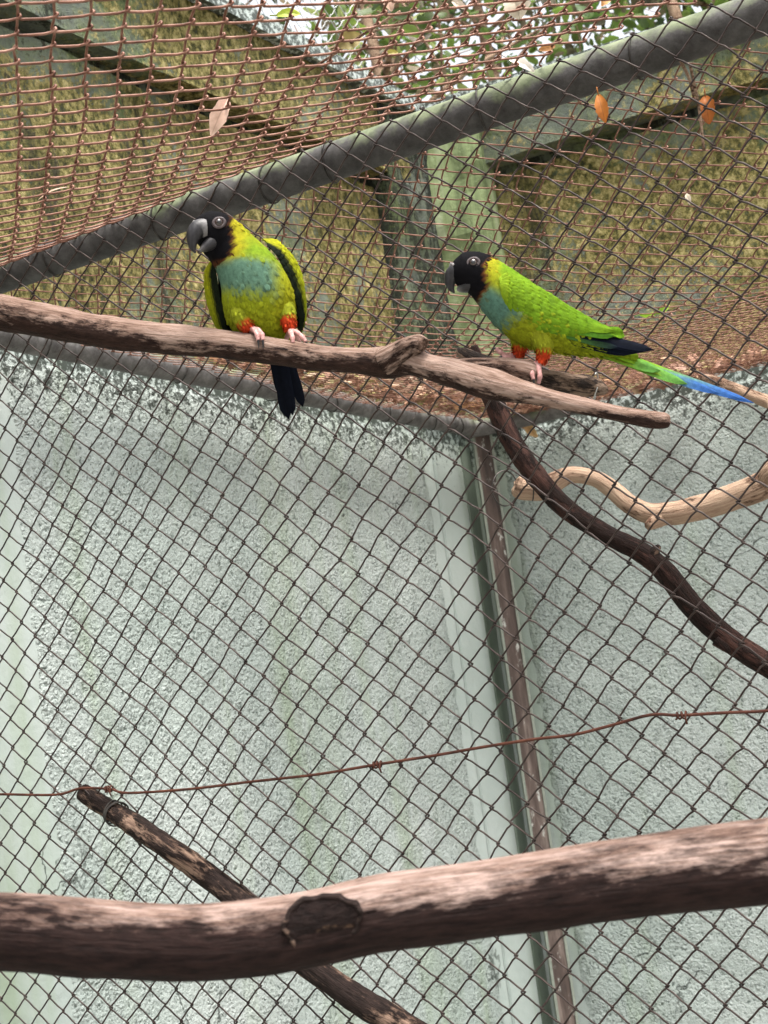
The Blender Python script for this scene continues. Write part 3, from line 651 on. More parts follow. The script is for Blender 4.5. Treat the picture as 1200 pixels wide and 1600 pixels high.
class Bird:
    def __init__(s, cx, cy, D, foot_px, label):
        s.c = np.array([cx, cy]); s.D = D; s.k = D/FPX
        s.root = empty('parrot', s.w(np.array([[*foot_px]]))[0]); tag(s.root, label, 'parrot', None)
    def w(s, L):       # local px (x right, y down, z away) to world
        L = np.asarray(L, float)
        return at(s.c[0], s.c[1], s.D)+s.k*((L[:, :1]-s.c[0])*CR-(L[:, 1:2]-s.c[1])*CU+L[:, 2:3]*CW)
    def wd(s, L): L = np.asarray(L, float); return unit(L[:, :1]*CR-L[:, 1:2]*CU+L[:, 2:3]*CW)
    def loft(s, st, seg=36, per=10):
        """stations (x, y, z, half width across in the picture plane, half width in depth)"""
        C = catmull(np.array(st, float), per); P = C[:, :3]; T = unit(np.gradient(P, axis=0))
        A = unit(np.cross(T, np.array([0, 0, 1.]))); B = np.cross(A, T)   # A in the picture plane, B along depth
        ph = np.arange(seg)/seg*2*np.pi
        V = P[:, None]+np.cos(ph)[None, :, None]*A[:, None]*C[:, 3][:, None, None]+np.sin(ph)[None, :, None]*B[:, None]*C[:, 4][:, None, None]
        nrm = unit(np.cos(ph)[None, :, None]*A[:, None]/np.maximum(C[:, 3], 1)[:, None, None]+np.sin(ph)[None, :, None]*B[:, None]/np.maximum(C[:, 4], 1)[:, None, None])
        return V, nrm, T, C
    def part(s, name, V, F, cols, m='plumage', parent=None, smooth=True):
        return obj(name, s.w(V), F, M[m], parent or s.root, smooth=smooth, cols=cols)
    def body(s, st, colf, nfeat, seed, sizef):
        V, nr, T, C = s.loft(st); n, seg = V.shape[:2]
        U = np.linspace(0, 1, n)
        cols = colf(V.reshape(-1, 3), np.repeat(U, seg), nr.reshape(-1, 3))
        b = s.part('body', V.reshape(-1, 3), ring_faces(n, seg), cols)
        r = np.random.default_rng(seed)
        # feathers: area weighted picks on the loft
        area = C[:, 3]+C[:, 4]; pr = area/area.sum(); ii = r.choice(n-1, nfeat, p=pr[:-1]/pr[:-1].sum()); jj = r.uniform(0, seg, nfeat); fi = r.uniform(0, 1, nfeat)
        j0 = jj.astype(int) % seg; j1 = (j0+1) % seg; fj = jj-np.floor(jj)
        def lerp(X): return ((X[ii, j0]*(1-fj)[:, None]+X[ii, j1]*fj[:, None])*(1-fi)[:, None]+(X[ii+1, j0]*(1-fj)[:, None]+X[ii+1, j1]*fj[:, None])*fi[:, None])
        Bp = lerp(V); Nm = unit(lerp(nr)); Tg = unit(lerp(np.gradient(V, axis=0)))
        Tg = unit(Tg-Nm*np.sum(Tg*Nm, 1, keepdims=True)+r.normal(size=Tg.shape)*.10)
        u = (ii+fi)/n; c = colf(Bp, u, Nm)
        c2 = c*(1+r.normal(size=(nfeat, 1))*.13)*np.array([1.08, 1.02, .95]); c = c*(1+r.normal(size=(nfeat, 1))*.12)
        sz = sizef(Bp, u)*(1+r.normal(size=nfeat)*.15)
        Vf, Ff, K = feather_batch(Bp-Nm*.6, Tg, Nm, sz, sz*.62, np.clip(c, .001, 1), .10, np.clip(c2, .001, 1))
        tag(s.part('feathers', Vf, Ff, K), kind='stuff')
        return V, nr
    def blades(s, name, rows, parent=None, turn=None):
        """long feathers: rows of (base xyz, tip xyz, width, color base, color tip, normal, sag)"""
        for (b, t, w, c1, c2, nn_, sag) in rows:
            b = np.array(b, float); t = np.array(t, float); d = t-b; L = np.linalg.norm(d); nn_ = unit(np.array(nn_, float)); S = unit(np.cross(d, nn_)); up = unit(np.cross(S, d))
            V = []; K = []; ss = np.linspace(0, 1, 12)
            for q in ss:
                wid = w*(.55+.45*min(1, q/.25))*(1 if q < .72 else max(.06, math.sqrt(max(0, 1-((q-.72)/.28)**2))))
                c = b+d*q+up*(math.sin(q*math.pi)*sag)
                for k in (-1, -.5, 0, .5, 1):
                    V.append(c+S*k*wid*.5-up*(abs(k)*w*.10)); e = .80 if k == 0 else (1.0 if abs(k) < 1 else 1.15)
                    g = q if turn is None else min(1, max(0, (q-turn[0])/(turn[1]-turn[0])))
                    K.append((np.array(c1)*(1-g)+np.array(c2)*g)*e)
            F = [[i*5+j, i*5+j+1, (i+1)*5+j+1, (i+1)*5+j] for i in range(11) for j in range(4)]
            s.part(name, np.array(V), F, np.array(K), parent=parent)
    def wing(s, rows, colf, seed, zsign=-1, nrm=None):
        """rows along the folded wing: (top xyz, bottom xyz, bulge); covered with overlapping covert feathers"""
        R = catmull(np.array([[*a, *b, c] for a, b, c in rows], float), 8); n = len(R); m = 14; t = np.linspace(0, 1, m)
        out = unit(np.array(nrm if nrm is not None else (0, 0, zsign), float))
        V = R[:, None, :3]*(1-t)[None, :, None]+R[:, None, 3:6]*t[None, :, None]+out*(R[:, 6][:, None]*np.sin(np.pi*np.clip(t, .0, 1))[None, :]**.8)[..., None]
        gu = np.gradient(V, axis=0); gv = np.gradient(V, axis=1); Nm = unit(np.cross(gu, gv)); 
        if np.sum(Nm.mean((0, 1))*out) < 0: Nm = -Nm
        Vin = V-Nm*3.0; flatV = np.concatenate([V.reshape(-1, 3), Vin.reshape(-1, 3)]); N0 = n*m
        F = [[a*m+b, (a+1)*m+b, (a+1)*m+b+1, a*m+b+1] for a in range(n-1) for b in range(m-1)]; F += [[N0+q for q in f[::-1]] for f in F]
        rim = [a*m for a in range(n)]+[(n-1)*m+b for b in range(1, m)]+[a*m+m-1 for a in range(n-2, -1, -1)]+[b for b in range(m-2, 0, -1)]
        F += [[rim[i], N0+rim[i], N0+rim[(i+1) % len(rim)], rim[(i+1) % len(rim)]] for i in range(len(rim))]
        uu = np.repeat(np.linspace(0, 1, n), m); tt = np.tile(t, n); base = colf(uu, tt)
        w = s.part('wing', flatV, F, np.concatenate([base, base*.5]))
        r = np.random.default_rng(seed); fb = []
        for a in np.linspace(0.0, .93, 17):
            k = max(4, int(13-5*a))
            for q in (np.arange(k)+r.uniform(.2, .8))/k:
                x = min(n-1.001, a*(n-1)+r.normal()*.3); x = max(0, x); i = int(x); y = np.clip(q, 0, .999)*(m-1); j = int(y)
                fb.append((V[i, j]*(1-(x-i))+V[min(i+1, n-1), j]*(x-i)+(V[i, j+1 if j+1 < m else j]-V[i, j])*(y-j), gu[i, j], Nm[i, j], a, q))
        Bp = np.array([q[0] for q in fb]); Tg = unit(np.array([q[1] for q in fb])); Nf = np.array([q[2] for q in fb]); a = np.array([q[3] for q in fb]); q = np.array([q_[4] for q_ in fb])
        span = np.linalg.norm(R[:, :3]-R[:, 3:6], axis=1).max()
        sz = (.20+.30*a)*span*(1+r.normal(size=len(a))*.08); c = colf(a, q)
        c = c*(1+r.normal(size=(len(a), 1))*.10); 
        Vf, Ff, K = feather_batch(Bp+Nf*.3, Tg, Nf, sz, sz*.52, c*.88, .055, c*np.array([1.16, 1.08, .9]))
        s.part('coverts', Vf, Ff, np.clip(K, .001, 1), parent=w)
        return w
    def eye(s, c, out, R=6.2):
        """eyeball, iris, pupil and the bare ring of skin around them"""
        c = np.array(c, float); out = unit(np.array(out, float)); a = unit(np.cross(out, [0, 1, .1])); b = np.cross(out, a)
        def cap(r, h, z0, n=24, m=6):
            rows = []; ph = np.arange(n)/n*2*np.pi
            for k in range(m+1):
                t = k/m*np.pi/2; rows.append(c+out*(z0+h*np.sin(t))+r*max(np.cos(t), .01)*(np.cos(ph)[:, None]*a+np.sin(ph)[:, None]*b))
            return np.concatenate(rows), ring_faces(m+1, n, True)
        ph = np.arange(32)/32*2*np.pi; V = []
        for rr, h in ((1.75, -1.2), (1.62, .6), (1.35, 1.1), (1.05, .9), (.9, -.6)):
            wob = 1+.06*np.sin(2*ph+.6); V.append(c+out*h+R*rr*(np.cos(ph)*wob)[:, None]*a+R*rr*.92*(np.sin(ph)*wob)[:, None]*b)
        V = np.concatenate(V); s.part('eye_ring', V, ring_faces(5, 32, False), np.tile([.060, .044, .044], (len(V), 1))*(1+rng.normal(size=(len(V), 1))*.12), 'skin')
        v, f = cap(R, R*.62, -1.); e = s.part('eye', v, f, np.tile([.05, .022, .014], (len(v), 1)), 'eye')
        v, f = cap(R*.55, R*.20, R*.62*.80); s.part('pupil', v, f, np.tile([.003, .003, .003], (len(v), 1)), 'pupil', e)
    def beak(s, upper, lower, cere):
        V, nr, T, C = s.loft(upper, 20, 8); n = len(V); u = np.linspace(0, 1, n)[:, None, None]
        top = np.clip(V[..., 1]-np.median(V[..., 1]), -20, 20)/20
        cols = np.array([.026, .025, .027])*(1+.25*np.sin(V[..., :1]*.9))+np.array([.30, .29, .28])*np.clip(.26-u, 0, 1)*2.2
        s.part('upper_beak', V.reshape(-1, 3), ring_faces(n, 20), np.broadcast_to(cols, V.shape).reshape(-1, 3), 'beak')
        V, nr, T, C = s.loft(lower, 18, 8); n = len(V); u = np.linspace(0, 1, n)[:, None, None]
        cols = np.array([.028, .027, .029])+np.array([.20, .19, .18])*np.clip(u-.55, 0, 1)*1.7+0*V[..., :1]
        s.part('lower_beak', V.reshape(-1, 3), ring_faces(n, 18), np.broadcast_to(cols, V.shape).reshape(-1, 3), 'beak')
        for cc in cere:
            V, nr, T, C = s.loft(cc, 14, 5); s.part('cere', V.reshape(-1, 3), ring_faces(len(V), 14), np.tile([.17, .155, .15], (V.shape[0]*14, 1)), 'skin')
    def thigh(s, st, seed, red=(.40, .040, .012), upper=(.185, .205, .012), cut=.45, n=150):
        V, nr, T, C = s.loft(st, 16, 6); n_, sg = V.shape[:2]; u = np.repeat(np.linspace(0, 1, n_), sg)
        def cf(u): k = np.clip((u-cut)/.16, 0, 1)[:, None]; return np.array(upper)*(1-k)+np.array(red)*k
        th_ = s.part('thigh', V.reshape(-1, 3), ring_faces(n_, sg), cf(u))
        r = np.random.default_rng(seed); ii = r.integers(0, n_-1, n); jj = r.integers(0, sg, n); c = cf(ii/n_)*(1+r.normal(size=(n, 1))*.2)
        Tg = unit(T[ii]+r.normal(size=(n, 3))*.15)
        Vf, Ff, K = feather_batch(V[ii, jj], Tg, nr[ii, jj], np.full(n, 7.), np.full(n, 3.4), np.clip(c, .002, 1), .12); s.part('thigh_feathers', Vf, Ff, K, parent=th_)
    def foot(s, ankle, toes, shank):
        """shank from the thigh, four toes each with a claw"""
        parts = []
        v, f = s._tube(shank, 4.4, 5.0); parts.append((v, f))
        cl = []
        for t in toes:
            P = catmull(np.array(t, float), 6); r = np.interp(np.linspace(0, 1, len(P)), [0, .5, .86, 1], [4.6, 4.0, 3.6, 2.8])*(1+.10*np.sin(np.linspace(0, 20, len(P))))
            parts.append(tube(P, r, 9)); d = unit(P[-1]-P[-3]); dn = np.array([0, 1., .25])
            Q = np.array([P[-1]-d*1.5, P[-1]+d*3.0+dn*1.2, P[-1]+d*4.5+dn*4.6, P[-1]+d*4.2+dn*8.5]); cl.append(tube(catmull(Q, 4), np.linspace(2.2, .35, 13), 7))
        V, F = join(parts); f_ = s.part('foot', V, F, np.array([.50, .26, .235])*(1+.14*np.sin(V[:, :1]*1.9+V[:, 1:2]*1.3)), 'skin')
        for v, f in cl: s.part('claw', v, f, np.tile([.02, .018, .02], (len(v), 1)), 'claw', f_)
    def _tube(s, P, r0, r1): P = catmull(np.array(P, float), 5); return tube(P, np.linspace(r0, r1, len(P)), 9)

AL = .66
BLACK = np.array([.0035, .0033, .0042]); BROWN = np.array([.085, .030, .010]); YEL = np.array([.44, .40, .018]); GREEN = np.array([.17, .32, .014]); DGREEN = np.array([.075, .20, .014])
TEAL = np.array([.105, .215, .160]); OLIVE = np.array([.27, .32, .014]); NAVY = np.array([.0035, .005, .010]); BLUE = np.array([.035, .11, .42])
YEL, GREEN, DGREEN, TEAL, OLIVE = [q*AL for q in (YEL, GREEN, DGREEN, TEAL, OLIVE)]
def sm(x, a, b): t = np.clip((x-a)/(b-a), 0, 1); return (t*t*(3-2*t))[:, None]

# right-hand parrot, in profile, facing left
rb = Bird(850, 510, 1.335, (838, 585, 0), 'green parrot with a long blue-tipped tail standing side-on at the branch fork')
def rcol(V, u, nm):
    x, y, z = V.T; wob = 2.2*np.sin(y*.55+z*.3)+1.5*np.sin(y*1.7+z)
    edge = np.interp(y, [392, 401, 410, 417, 437, 452, 462, 475], [766, 764, 757, 752, 753, 757, 748, 742])
    d = x-edge+wob
    back = np.interp(y-(.62*(x-737)+392), [-5, 25, 70], [1, .45, 0])[:, None]
    c = OLIVE*(1-back)+GREEN*back
    nape = sm(-d, -34, -12)*np.interp(y, [395, 430, 460], [1, .8, .15])[:, None]; c = c*(1-nape)+YEL*nape
    # teal breast: the front and underside behind the black bib
    ax = (x-(778))*.70+(y-(490))*.71; front = (y-(0.75*(x-741)+452))
    tz = sm(ax, -52, -30)*(1-sm(ax, 8, 30))*sm(front, -26, -6); c = c*(1-tz)+TEAL*tz
    br = sm(-d, -9, -3); c = c*(1-br)+BROWN*br
    bl = sm(-d, -2.5, 1.5); return c*(1-bl)+BLACK*bl
rst = [(703, 424, 0, 4, 5), (708, 424, 0, 15, 15), (718, 424, 0, 25, 22), (730, 424, 0, 31, 26), (744, 427, 0, 33.5, 28), (758, 435, 0, 35, 30), (772, 447, 0, 38, 34), (790, 464, 0, 42, 39), (815, 485, 0, 45, 43), (848, 505, 0, 43, 42), (886, 522, 0, 31, 33), (922, 535, 0, 20, 23), (955, 547, 0, 11, 14), (985, 558, 0, 5, 7)]
rb.body(rst, rcol, 5200, 51, lambda B, u: np.interp(u, [0, .3, .45, 1], [4.5, 7, 11, 14]))
def rwcol(u, t):
    u = np.asarray(u); t = np.asarray(t); k = np.clip(u*1.1, 0, 1)[:, None]; c = AL*(np.array([.20, .355, .018])*(1-k)+np.array([.13, .285, .014])*k)
    sh = (np.clip(.12-u, 0, 1)/.12)[:, None]*.5; return c*(1-sh)+np.array([.27, .36, .02])*sh
for zs in (-1, 1):
    z = lambda q: zs*q
    rb.blades('flight_feather', [((858, 512+i*3.2, z(38-i*1.2)), (1020-i*9, 548+i*1.5+(0 if zs < 0 else -3), z(15-i*.5)), 17, NAVY*1.1, NAVY*(1.5 if i % 2 else .9), (0, -.5, zs), -3) for i in range(5)])
    rb.blades('flight_feather', [((850, 517, z(41)), (962, 545, z(24)), 14, DGREEN, NAVY*2, (0, -.3, zs), -2), ((850, 508, z(42)), (955, 528, z(26)), 16, DGREEN, DGREEN*.8, (0, -.4, zs), -2), ((840, 500, z(43)), (956, 519, z(25)), 16, GREEN, GREEN*.9, (0, -.4, zs), -2)])
    rb.wing([((777, 440, z(35)), (780, 466, z(36)), 4), ((784, 438, z(34)), (790, 484, z(37)), 7), ((808, 442, z(32)), (812, 503, z(38)), 9), ((842, 456, z(29)), (840, 520, z(39)), 9), ((875, 474, z(24)), (874, 526, z(36)), 8), ((910, 494, z(18)), (906, 526, z(30)), 6), ((938, 509, z(14)), (934, 523, z(24)), 3), ((950, 517, z(14)), (949, 521, z(20)), 1)], rwcol, 61, zs)
tf = []
for i, (tx, ty, w, zz) in enumerate([(1178, 629, 11, 0), (1160, 622, 11, 5), (1158, 624, 11, -5), (1120, 612, 12, 8), (1122, 615, 12, -8), (1070, 594, 13, 10), (1072, 600, 13, -10), (1030, 580, 14, -12), (1030, 576, 14, 12)]):
    c1 = np.array([.13, .25, .02]); c2 = np.array([.028, .085, .25]) if i < 5 else np.array([.08, .20, .04])
    tf.append(((915, 533+abs(zz)*.35, zz*.6), (tx, ty, zz), w*1.45, c1, c2, (0.1, -.45, -.85), -3))
# two-tone feathers: green base halves overlaid by blue tips
rb.blades('tail_feather', tf, turn=(.46, .84))
rb.blades('tail_covert', [((880, 522, -8), (1000, 567, -6), 22, GREEN, GREEN*.95, (.2, -.6, -.6), 2), ((880, 530, -4), (1050, 588, -4), 19, OLIVE*.8, np.array([.12, .22, .02]), (.2, -.6, -.6), 2), ((880, 520, 6), (1010, 566, 6), 22, GREEN, GREEN*.9, (.2, -.7, .4), 2), ((870, 536, 0), (985, 566, -2), 22, OLIVE*.7, DGREEN, (.1, .7, -.6), -2)])
rb.eye((738, 414, -24.5), (-.12, -.15, -1)); rb.eye((738, 414, 24.5), (-.12, -.15, 1))
rb.beak([(724, 425, 0, 13, 21), (714, 425, 0, 14, 18), (707, 431, 0, 13, 13.5), (703.5, 440, 0, 9.5, 9.5), (705, 450, 0, 5.5, 5.5), (710, 458, 0, 1.2, 1.2)],
        [(737, 443, 0, 13, 22), (728, 447, 0, 11, 18), (719, 451, 0, 6.5, 10), (714, 453, 0, 2, 4)],
        [[(704, 413, -6, 2, 3), (708, 416, -9, 3.6, 4), (715, 420, -11.5, 3.4, 3.5), (721, 428, -12, 2, 2), (724, 436, -11, 1, 1.5)], [(704, 413, 6, 2, 3), (708, 416, 10, 5, 5), (715, 419, 12, 4, 4), (720, 424, 12, 1.5, 2)]])
rb.thigh([(842, 520, -22, 22, 18), (847, 540, -23, 17, 15), (847, 555, -23, 11, 11), (843, 567, -23, 6, 6)], 71)
rb.thigh([(815, 515, 16, 20, 18), (814, 532, 17, 15, 14), (814, 545, 17, 11, 11), (809, 554, 17, 6, 6)], 72, cut=.4)
rb.foot(None, [[(836, 572, -23), (830, 577, -28), (828, 586, -34), (830, 596, -36)], [(836, 572, -23), (838, 578, -30), (840, 590, -35), (838, 602, -32)], [(838, 570, -22), (842, 574, -10), (840, 584, 0)], [(836, 570, -22), (828, 572, -12), (820, 576, -2)]], [(844, 563, -23), (840, 569, -23), (836, 573, -23)])
rb.foot(None, [[(803, 555, 17), (793, 555, 12), (783, 550, 8), (775, 544, 8)], [(803, 556, 17), (795, 559, 6), (784, 557, 0)], [(804, 558, 18), (808, 566, 22), (806, 574, 26)], [(804, 558, 18), (800, 564, 24), (792, 568, 28)]], [(811, 550, 17), (808, 555, 17), (803, 558, 17)])

# left-hand parrot, facing the viewer, head turned to the left
lb = Bird(400, 450, 1.435, (425, 540, -20), 'green parrot facing forward on the long branch with dark tail hanging down')
def lcol(V, u, nm):
    x, y, z = V.T; wob = 2.0*np.sin(y*.5+z*.25)+1.5*np.sin(y*1.5+x*.4)
    # mask edge runs from the crown down to the throat on the neck side
    edge = np.interp(y, [325, 335, 345, 360, 375, 390, 405, 415], [352, 358, 361, 361, 364, 366, 360, 345])
    d = x-edge+wob
    c = np.tile(OLIVE*1.12, (len(x), 1)); side = sm(x, 420, 455); c = c*(1-side)+np.array([.24, .25, .010])*side
    lo = sm(y, 485, 530); c = c*(1-lo)+np.array([.20, .24, .011])*lo
    cy = (y-(432+.10*(x-390))); tz = sm(cy, -34, -14)*(1-sm(cy, 14, 40))*(1-sm(x, 418, 445)); c = c*(1-tz*.95)+TEAL*tz*.95
    gr = sm(cy, -60, -40)*(1-sm(cy, -36, -16)); c = c*(1-gr*.75)+np.array([.125, .225, .014])*gr*.75
    yl = sm(-d, -32, -10)*(1-sm(y, 398, 425)); c = c*(1-yl)+YEL*.95*yl
    br = sm(-d, -7, -2)*(y < 418)[:, None]; c = c*(1-br)+BROWN*.7*br
    bl = sm(-d, -2, 2)*(1-sm(y+.0*x, 407, 414)); bk = sm(nm[:, 2], .3, .8); c = c*(1-bl)+BLACK*bl
    return c
lst = [(303, 356, -20, 4, 5), (308, 357, -18, 15, 15), (317, 359, -14, 25, 23), (328, 362, -9, 32, 28), (340, 368, -4, 36, 31), (352, 378, 1, 37, 33), (364, 392, 3, 39, 37), (378, 410, 3, 44, 42), (392, 434, 2, 51, 47), (402, 462, 6, 57, 50), (408, 488, 16, 52, 46), (416, 512, 30, 36, 34), (424, 532, 46, 20, 20), (430, 548, 60, 9, 10)]
lb.body(lst, lcol, 5600, 52, lambda B, u: np.interp(u, [0, .3, .45, 1], [4.5, 7, 11, 15]))
def lwcol(u, t):
    u = np.asarray(u); t = np.asarray(t); k = np.clip(u, 0, 1)[:, None]; c = AL*(np.array([.40, .42, .014])*(1-k)+np.array([.27, .36, .014])*k)
    dk = sm(t, .52, .80); return c*(1-dk)+np.array([.006, .010, .005])*dk
lb.wing([((408, 368, 26), (418, 382, 4), 3), ((424, 370, 28), (432, 398, -2), 7), ((446, 386, 30), (446, 424, -4), 9), ((462, 412, 32), (456, 450, -2), 9), ((471, 446, 36), (464, 474, 4), 7), ((473, 474, 40), (468, 492, 14), 5), ((471, 496, 44), (468, 504, 30), 2)], lwcol, 63, nrm=(.85, -.2, -.45))
lb.wing([((326, 404, 24), (336, 412, 0), 3), ((319, 418, 26), (337, 428, -4), 5), ((317, 440, 28), (341, 450, -6), 6), ((320, 466, 32), (345, 474, -2), 5), ((328, 492, 38), (349, 498, 8), 4), ((340, 510, 44), (354, 514, 24), 2)], lwcol, 64, nrm=(-.85, -.1, -.5))
lb.blades('flight_feather', [((440, 410, 14), (468-i*3, 512-i*2, 38+i*3), 12, NAVY*1.2, NAVY, (.7, 0, -.7), 2) for i in range(3)]+[((340, 424, 14), (352+i*3, 516+i*2, 34+i*3), 11, NAVY*1.2, NAVY, (-.7, 0, -.7), 2) for i in range(3)])
tb = [((424, 528, 54), (446, 650, 78), 22, NAVY*.8, NAVY*.7), ((428, 530, 56), (440, 646, 80), 18, NAVY, NAVY*.9), ((432, 530, 58), (453, 644, 82), 18, NAVY, NAVY*.8), ((438, 528, 60), (469, 630, 84), 18, NAVY*.9, NAVY*.8), ((420, 528, 60), (434, 612, 84), 18, NAVY, NAVY*.8), ((436, 530, 64), (462, 612, 90), 18, NAVY*.9, NAVY)]
lb.blades('tail_feather', [(b, t, w*.95, c1, c2, (.05, .1, -1), 3) for b, t, w, c1, c2 in tb])
lb.eye((346, 354, -34.5), (.12, -.12, -1)); lb.eye((318, 338, 14), (-.5, -.75, .45), 5.5)
lb.beak([(325, 362, -26, 15, 13), (315, 363, -29, 15, 13), (308, 371, -33, 13, 12), (305.5, 382, -36, 9.5, 9), (306, 393, -38, 5.5, 5.5), (310, 402, -38, 1.2, 1.2)],
        [(342, 376, -16, 11, 11), (334, 383, -24, 11, 10.5), (325, 391, -30, 8, 8), (318, 396, -34, 3.5, 5), (315, 397, -36, 1.2, 2)],
        [[(306, 352, -27, 3, 4), (312, 355, -30, 5, 4), (320, 360, -33, 3, 3)]])
lb.thigh([(376, 474, -8, 14, 14), (378, 492, -20, 17, 16), (381, 502, -24, 15, 14), (386, 511, -25, 12, 12), (394, 519, -26, 7, 7)], 73, cut=.55)
lb.thigh([(440, 466, 4, 13, 14), (447, 486, -8, 15, 16), (450, 497, -14, 14, 14), (452, 506, -17, 12, 12), (454, 518, -19, 7, 7)], 74, cut=.5)
lb.foot(None, [[(396, 518, -27), (405, 520, -40), (413, 528, -51), (415, 538, -55)], [(396, 518, -27), (401, 520, -42), (406, 529, -52), (408, 538, -55)], [(396, 519, -25), (392, 521, -10), (388, 528, 4)], [(396, 519, -25), (404, 521, -12), (408, 528, 2)]], [(393, 514, -26), (396, 518, -27), (397, 519, -27)])
lb.foot(None, [[(455, 520, -20), (464, 523, -36), (474, 531, -48), (481, 540, -52)], [(455, 520, -20), (457, 524, -40), (460, 533, -52), (461, 542, -55)], [(455, 520, -18), (450, 524, -4), (446, 534, 8)], [(455, 520, -18), (462, 525, -6), (468, 534, 6)]], [(454, 513, -19), (455, 517, -20), (455, 520, -20)])

# ------------------------------------------------------------------ leaves caught on the roof mesh
def leaf(name, p0, p1, wpx, depth, c1, c2, label, seed, curl=.25, bend=.12, tw=.0, petiole=True, group=None, cat='leaf'):
    r = np.random.default_rng(seed); A = np.asarray(at(p0[0], p0[1], depth)); B = np.asarray(at(p1[0], p1[1], depth+tw)); d = B-A; L = np.linalg.norm(d); W = wpx*depth/FPX
    n = unit(-CW+.35*r.normal(size=3)); S = unit(np.cross(d, n)); n = unit(np.cross(S, d)); V = []; K = []; st = np.linspace(0, 1, 13)
    for q in st:
        w = W*.5*(math.sin(math.pi*min(1, q*.93+.05))**.75)*(1+.07*r.normal())
        c = A+d*q+n*(math.sin(q*math.pi)*bend*L)
        for k in (-1, -.6, -.12, 0, .12, .6, 1):
            V.append(c+S*k*w+n*(curl*w*abs(k)**1.6)+n*(.02*W*r.normal()))
            v = q*.6+.4*abs(k)+.12*r.normal(); K.append((np.array(c1)*(1-v)+np.array(c2)*v)*(.72 if k == 0 else 1))
    F = [[i*7+j, i*7+j+1, (i+1)*7+j+1, (i+1)*7+j] for i in range(12) for j in range(6)]
    o = obj(name, np.array(V), F, M['dead_leaf'], cols=np.clip(K, .004, 1)); tag(o, label, cat, group)
    if petiole:
        v, f = tube(np.array([A-d*.28+n*.02*L, A-d*.12, A+d*.04]), .0006, 5); obj('petiole', v, f, M['dead_leaf'], o, cols=np.tile(np.array(c1)*.7, (len(v), 1)))
    return o
def d_near(x, y): return float(np.dot(on_plane(x, y, nn, [0, 0, CAMZ+.483])-CAM, CW))
def d_far(x, y, dz=-.06): return float(np.dot(on_plane(x, y, UP, [0, 0, ZR+dz])-CAM, CW))
PINK = (.52, .34, .25); TAN = (.50, .36, .20); ORANGE = (.50, .16, .025); LG = (.20, .38, .02)
leaf('dead_leaf', (356, 152), (330, 212), 26, d_near(345, 165)-.01, (.55, .34, .26), (.68, .50, .40), 'curled pinkish dead leaf hanging in the near roof mesh', 1, .5)
leaf('dead_leaf', (800, -12), (812, 30), 42, d_near(800, 10)-.004, (.42, .36, .26), (.62, .56, .45), 'pale dry leaf lying on the near roof mesh above the pipe', 2)
leaf('dead_leaf', (528, 72), (566, 56), 30, d_near(545, 65)+.004, (.22, .17, .05), (.30, .24, .07), 'olive brown leaf with a long stem on the near roof mesh', 3)
v, f = tube(catmull(np.array([at(470, 118, d_near(480, 110)), at(520, 86, d_near(520, 85)), at(570, 52, d_near(570, 50)), at(625, 18, d_near(620, 20))]), 6), .0013, 6)
tag(obj('dry_stalk', v, f, M['pale_wood'], vec=v), 'thin straight dry stalk lying across the near roof mesh', 'stalk')
leaf('dead_leaf', (1102, 150), (1108, 194), 26, d_far(1104, 172, -.06)+.01, (.52, .17, .03), (.30, .09, .02), 'orange brown curled leaf caught beneath a pale stem', 4, .6)
leaf('dead_leaf', (935, 148), (946, 192), 20, d_far(940, 170, -.06)+.01, (.58, .21, .03), (.42, .13, .02), 'slim bright orange leaf just below the thick pipe', 5, .5)
leaf('green_leaf', (1000, 492), (1030, 484), 14, d_far(1018, 487)-.008, LG, (.30, .48, .04), 'small fresh bright green leaf on the far roof mesh', 6)
leaf('green_leaf', (1024, 490), (1046, 476), 12, d_far(1018, 487)-.008, LG, (.30, .48, .04), 'second fresh green leaf touching the first behind the tail', 7)
leaf('dead_leaf', (818, 655), (840, 683), 15, d_far(828, 668, -.02)-.004, (.40, .20, .07), (.62, .42, .20), 'split tan leaf dangling under the mesh beside the leaning branch', 8, .4)
leaf('dead_leaf', (808, 642), (822, 672), 12, d_far(828, 668, -.02)-.004, (.50, .30, .20), (.45, .20, .08), 'small brown leaf tucked behind the split tan leaf', 9, .4)
leaf('dead_leaf', (574, 622), (592, 608), 14, d_far(583, 620, 0)-.01, (.10, .055, .03), (.20, .12, .07), 'dark shrivelled leaf sitting on the wall pipe under the perch', 10, .8)
leaf('dead_leaf', (1070, 300), (1078, 320), 9, d_far(1074, 310), (.55, .48, .36), (.6, .52, .42), 'tiny pale leaf fragment below the orange leaves', 11)
leaf('dead_leaf', (795, 92), (835, 112), 16, d_near(810, 98)+.004, (.62, .58, .52), (.75, .7, .62), 'whitish papery leaf touching the top of the thick pipe', 12)
leaf('green_leaf', (432, 24), (470, 22), 16, d_near(450, 22)+.02, (.30, .40, .02), (.40, .48, .03), 'yellow green leaf resting on the near roof mesh', 13)
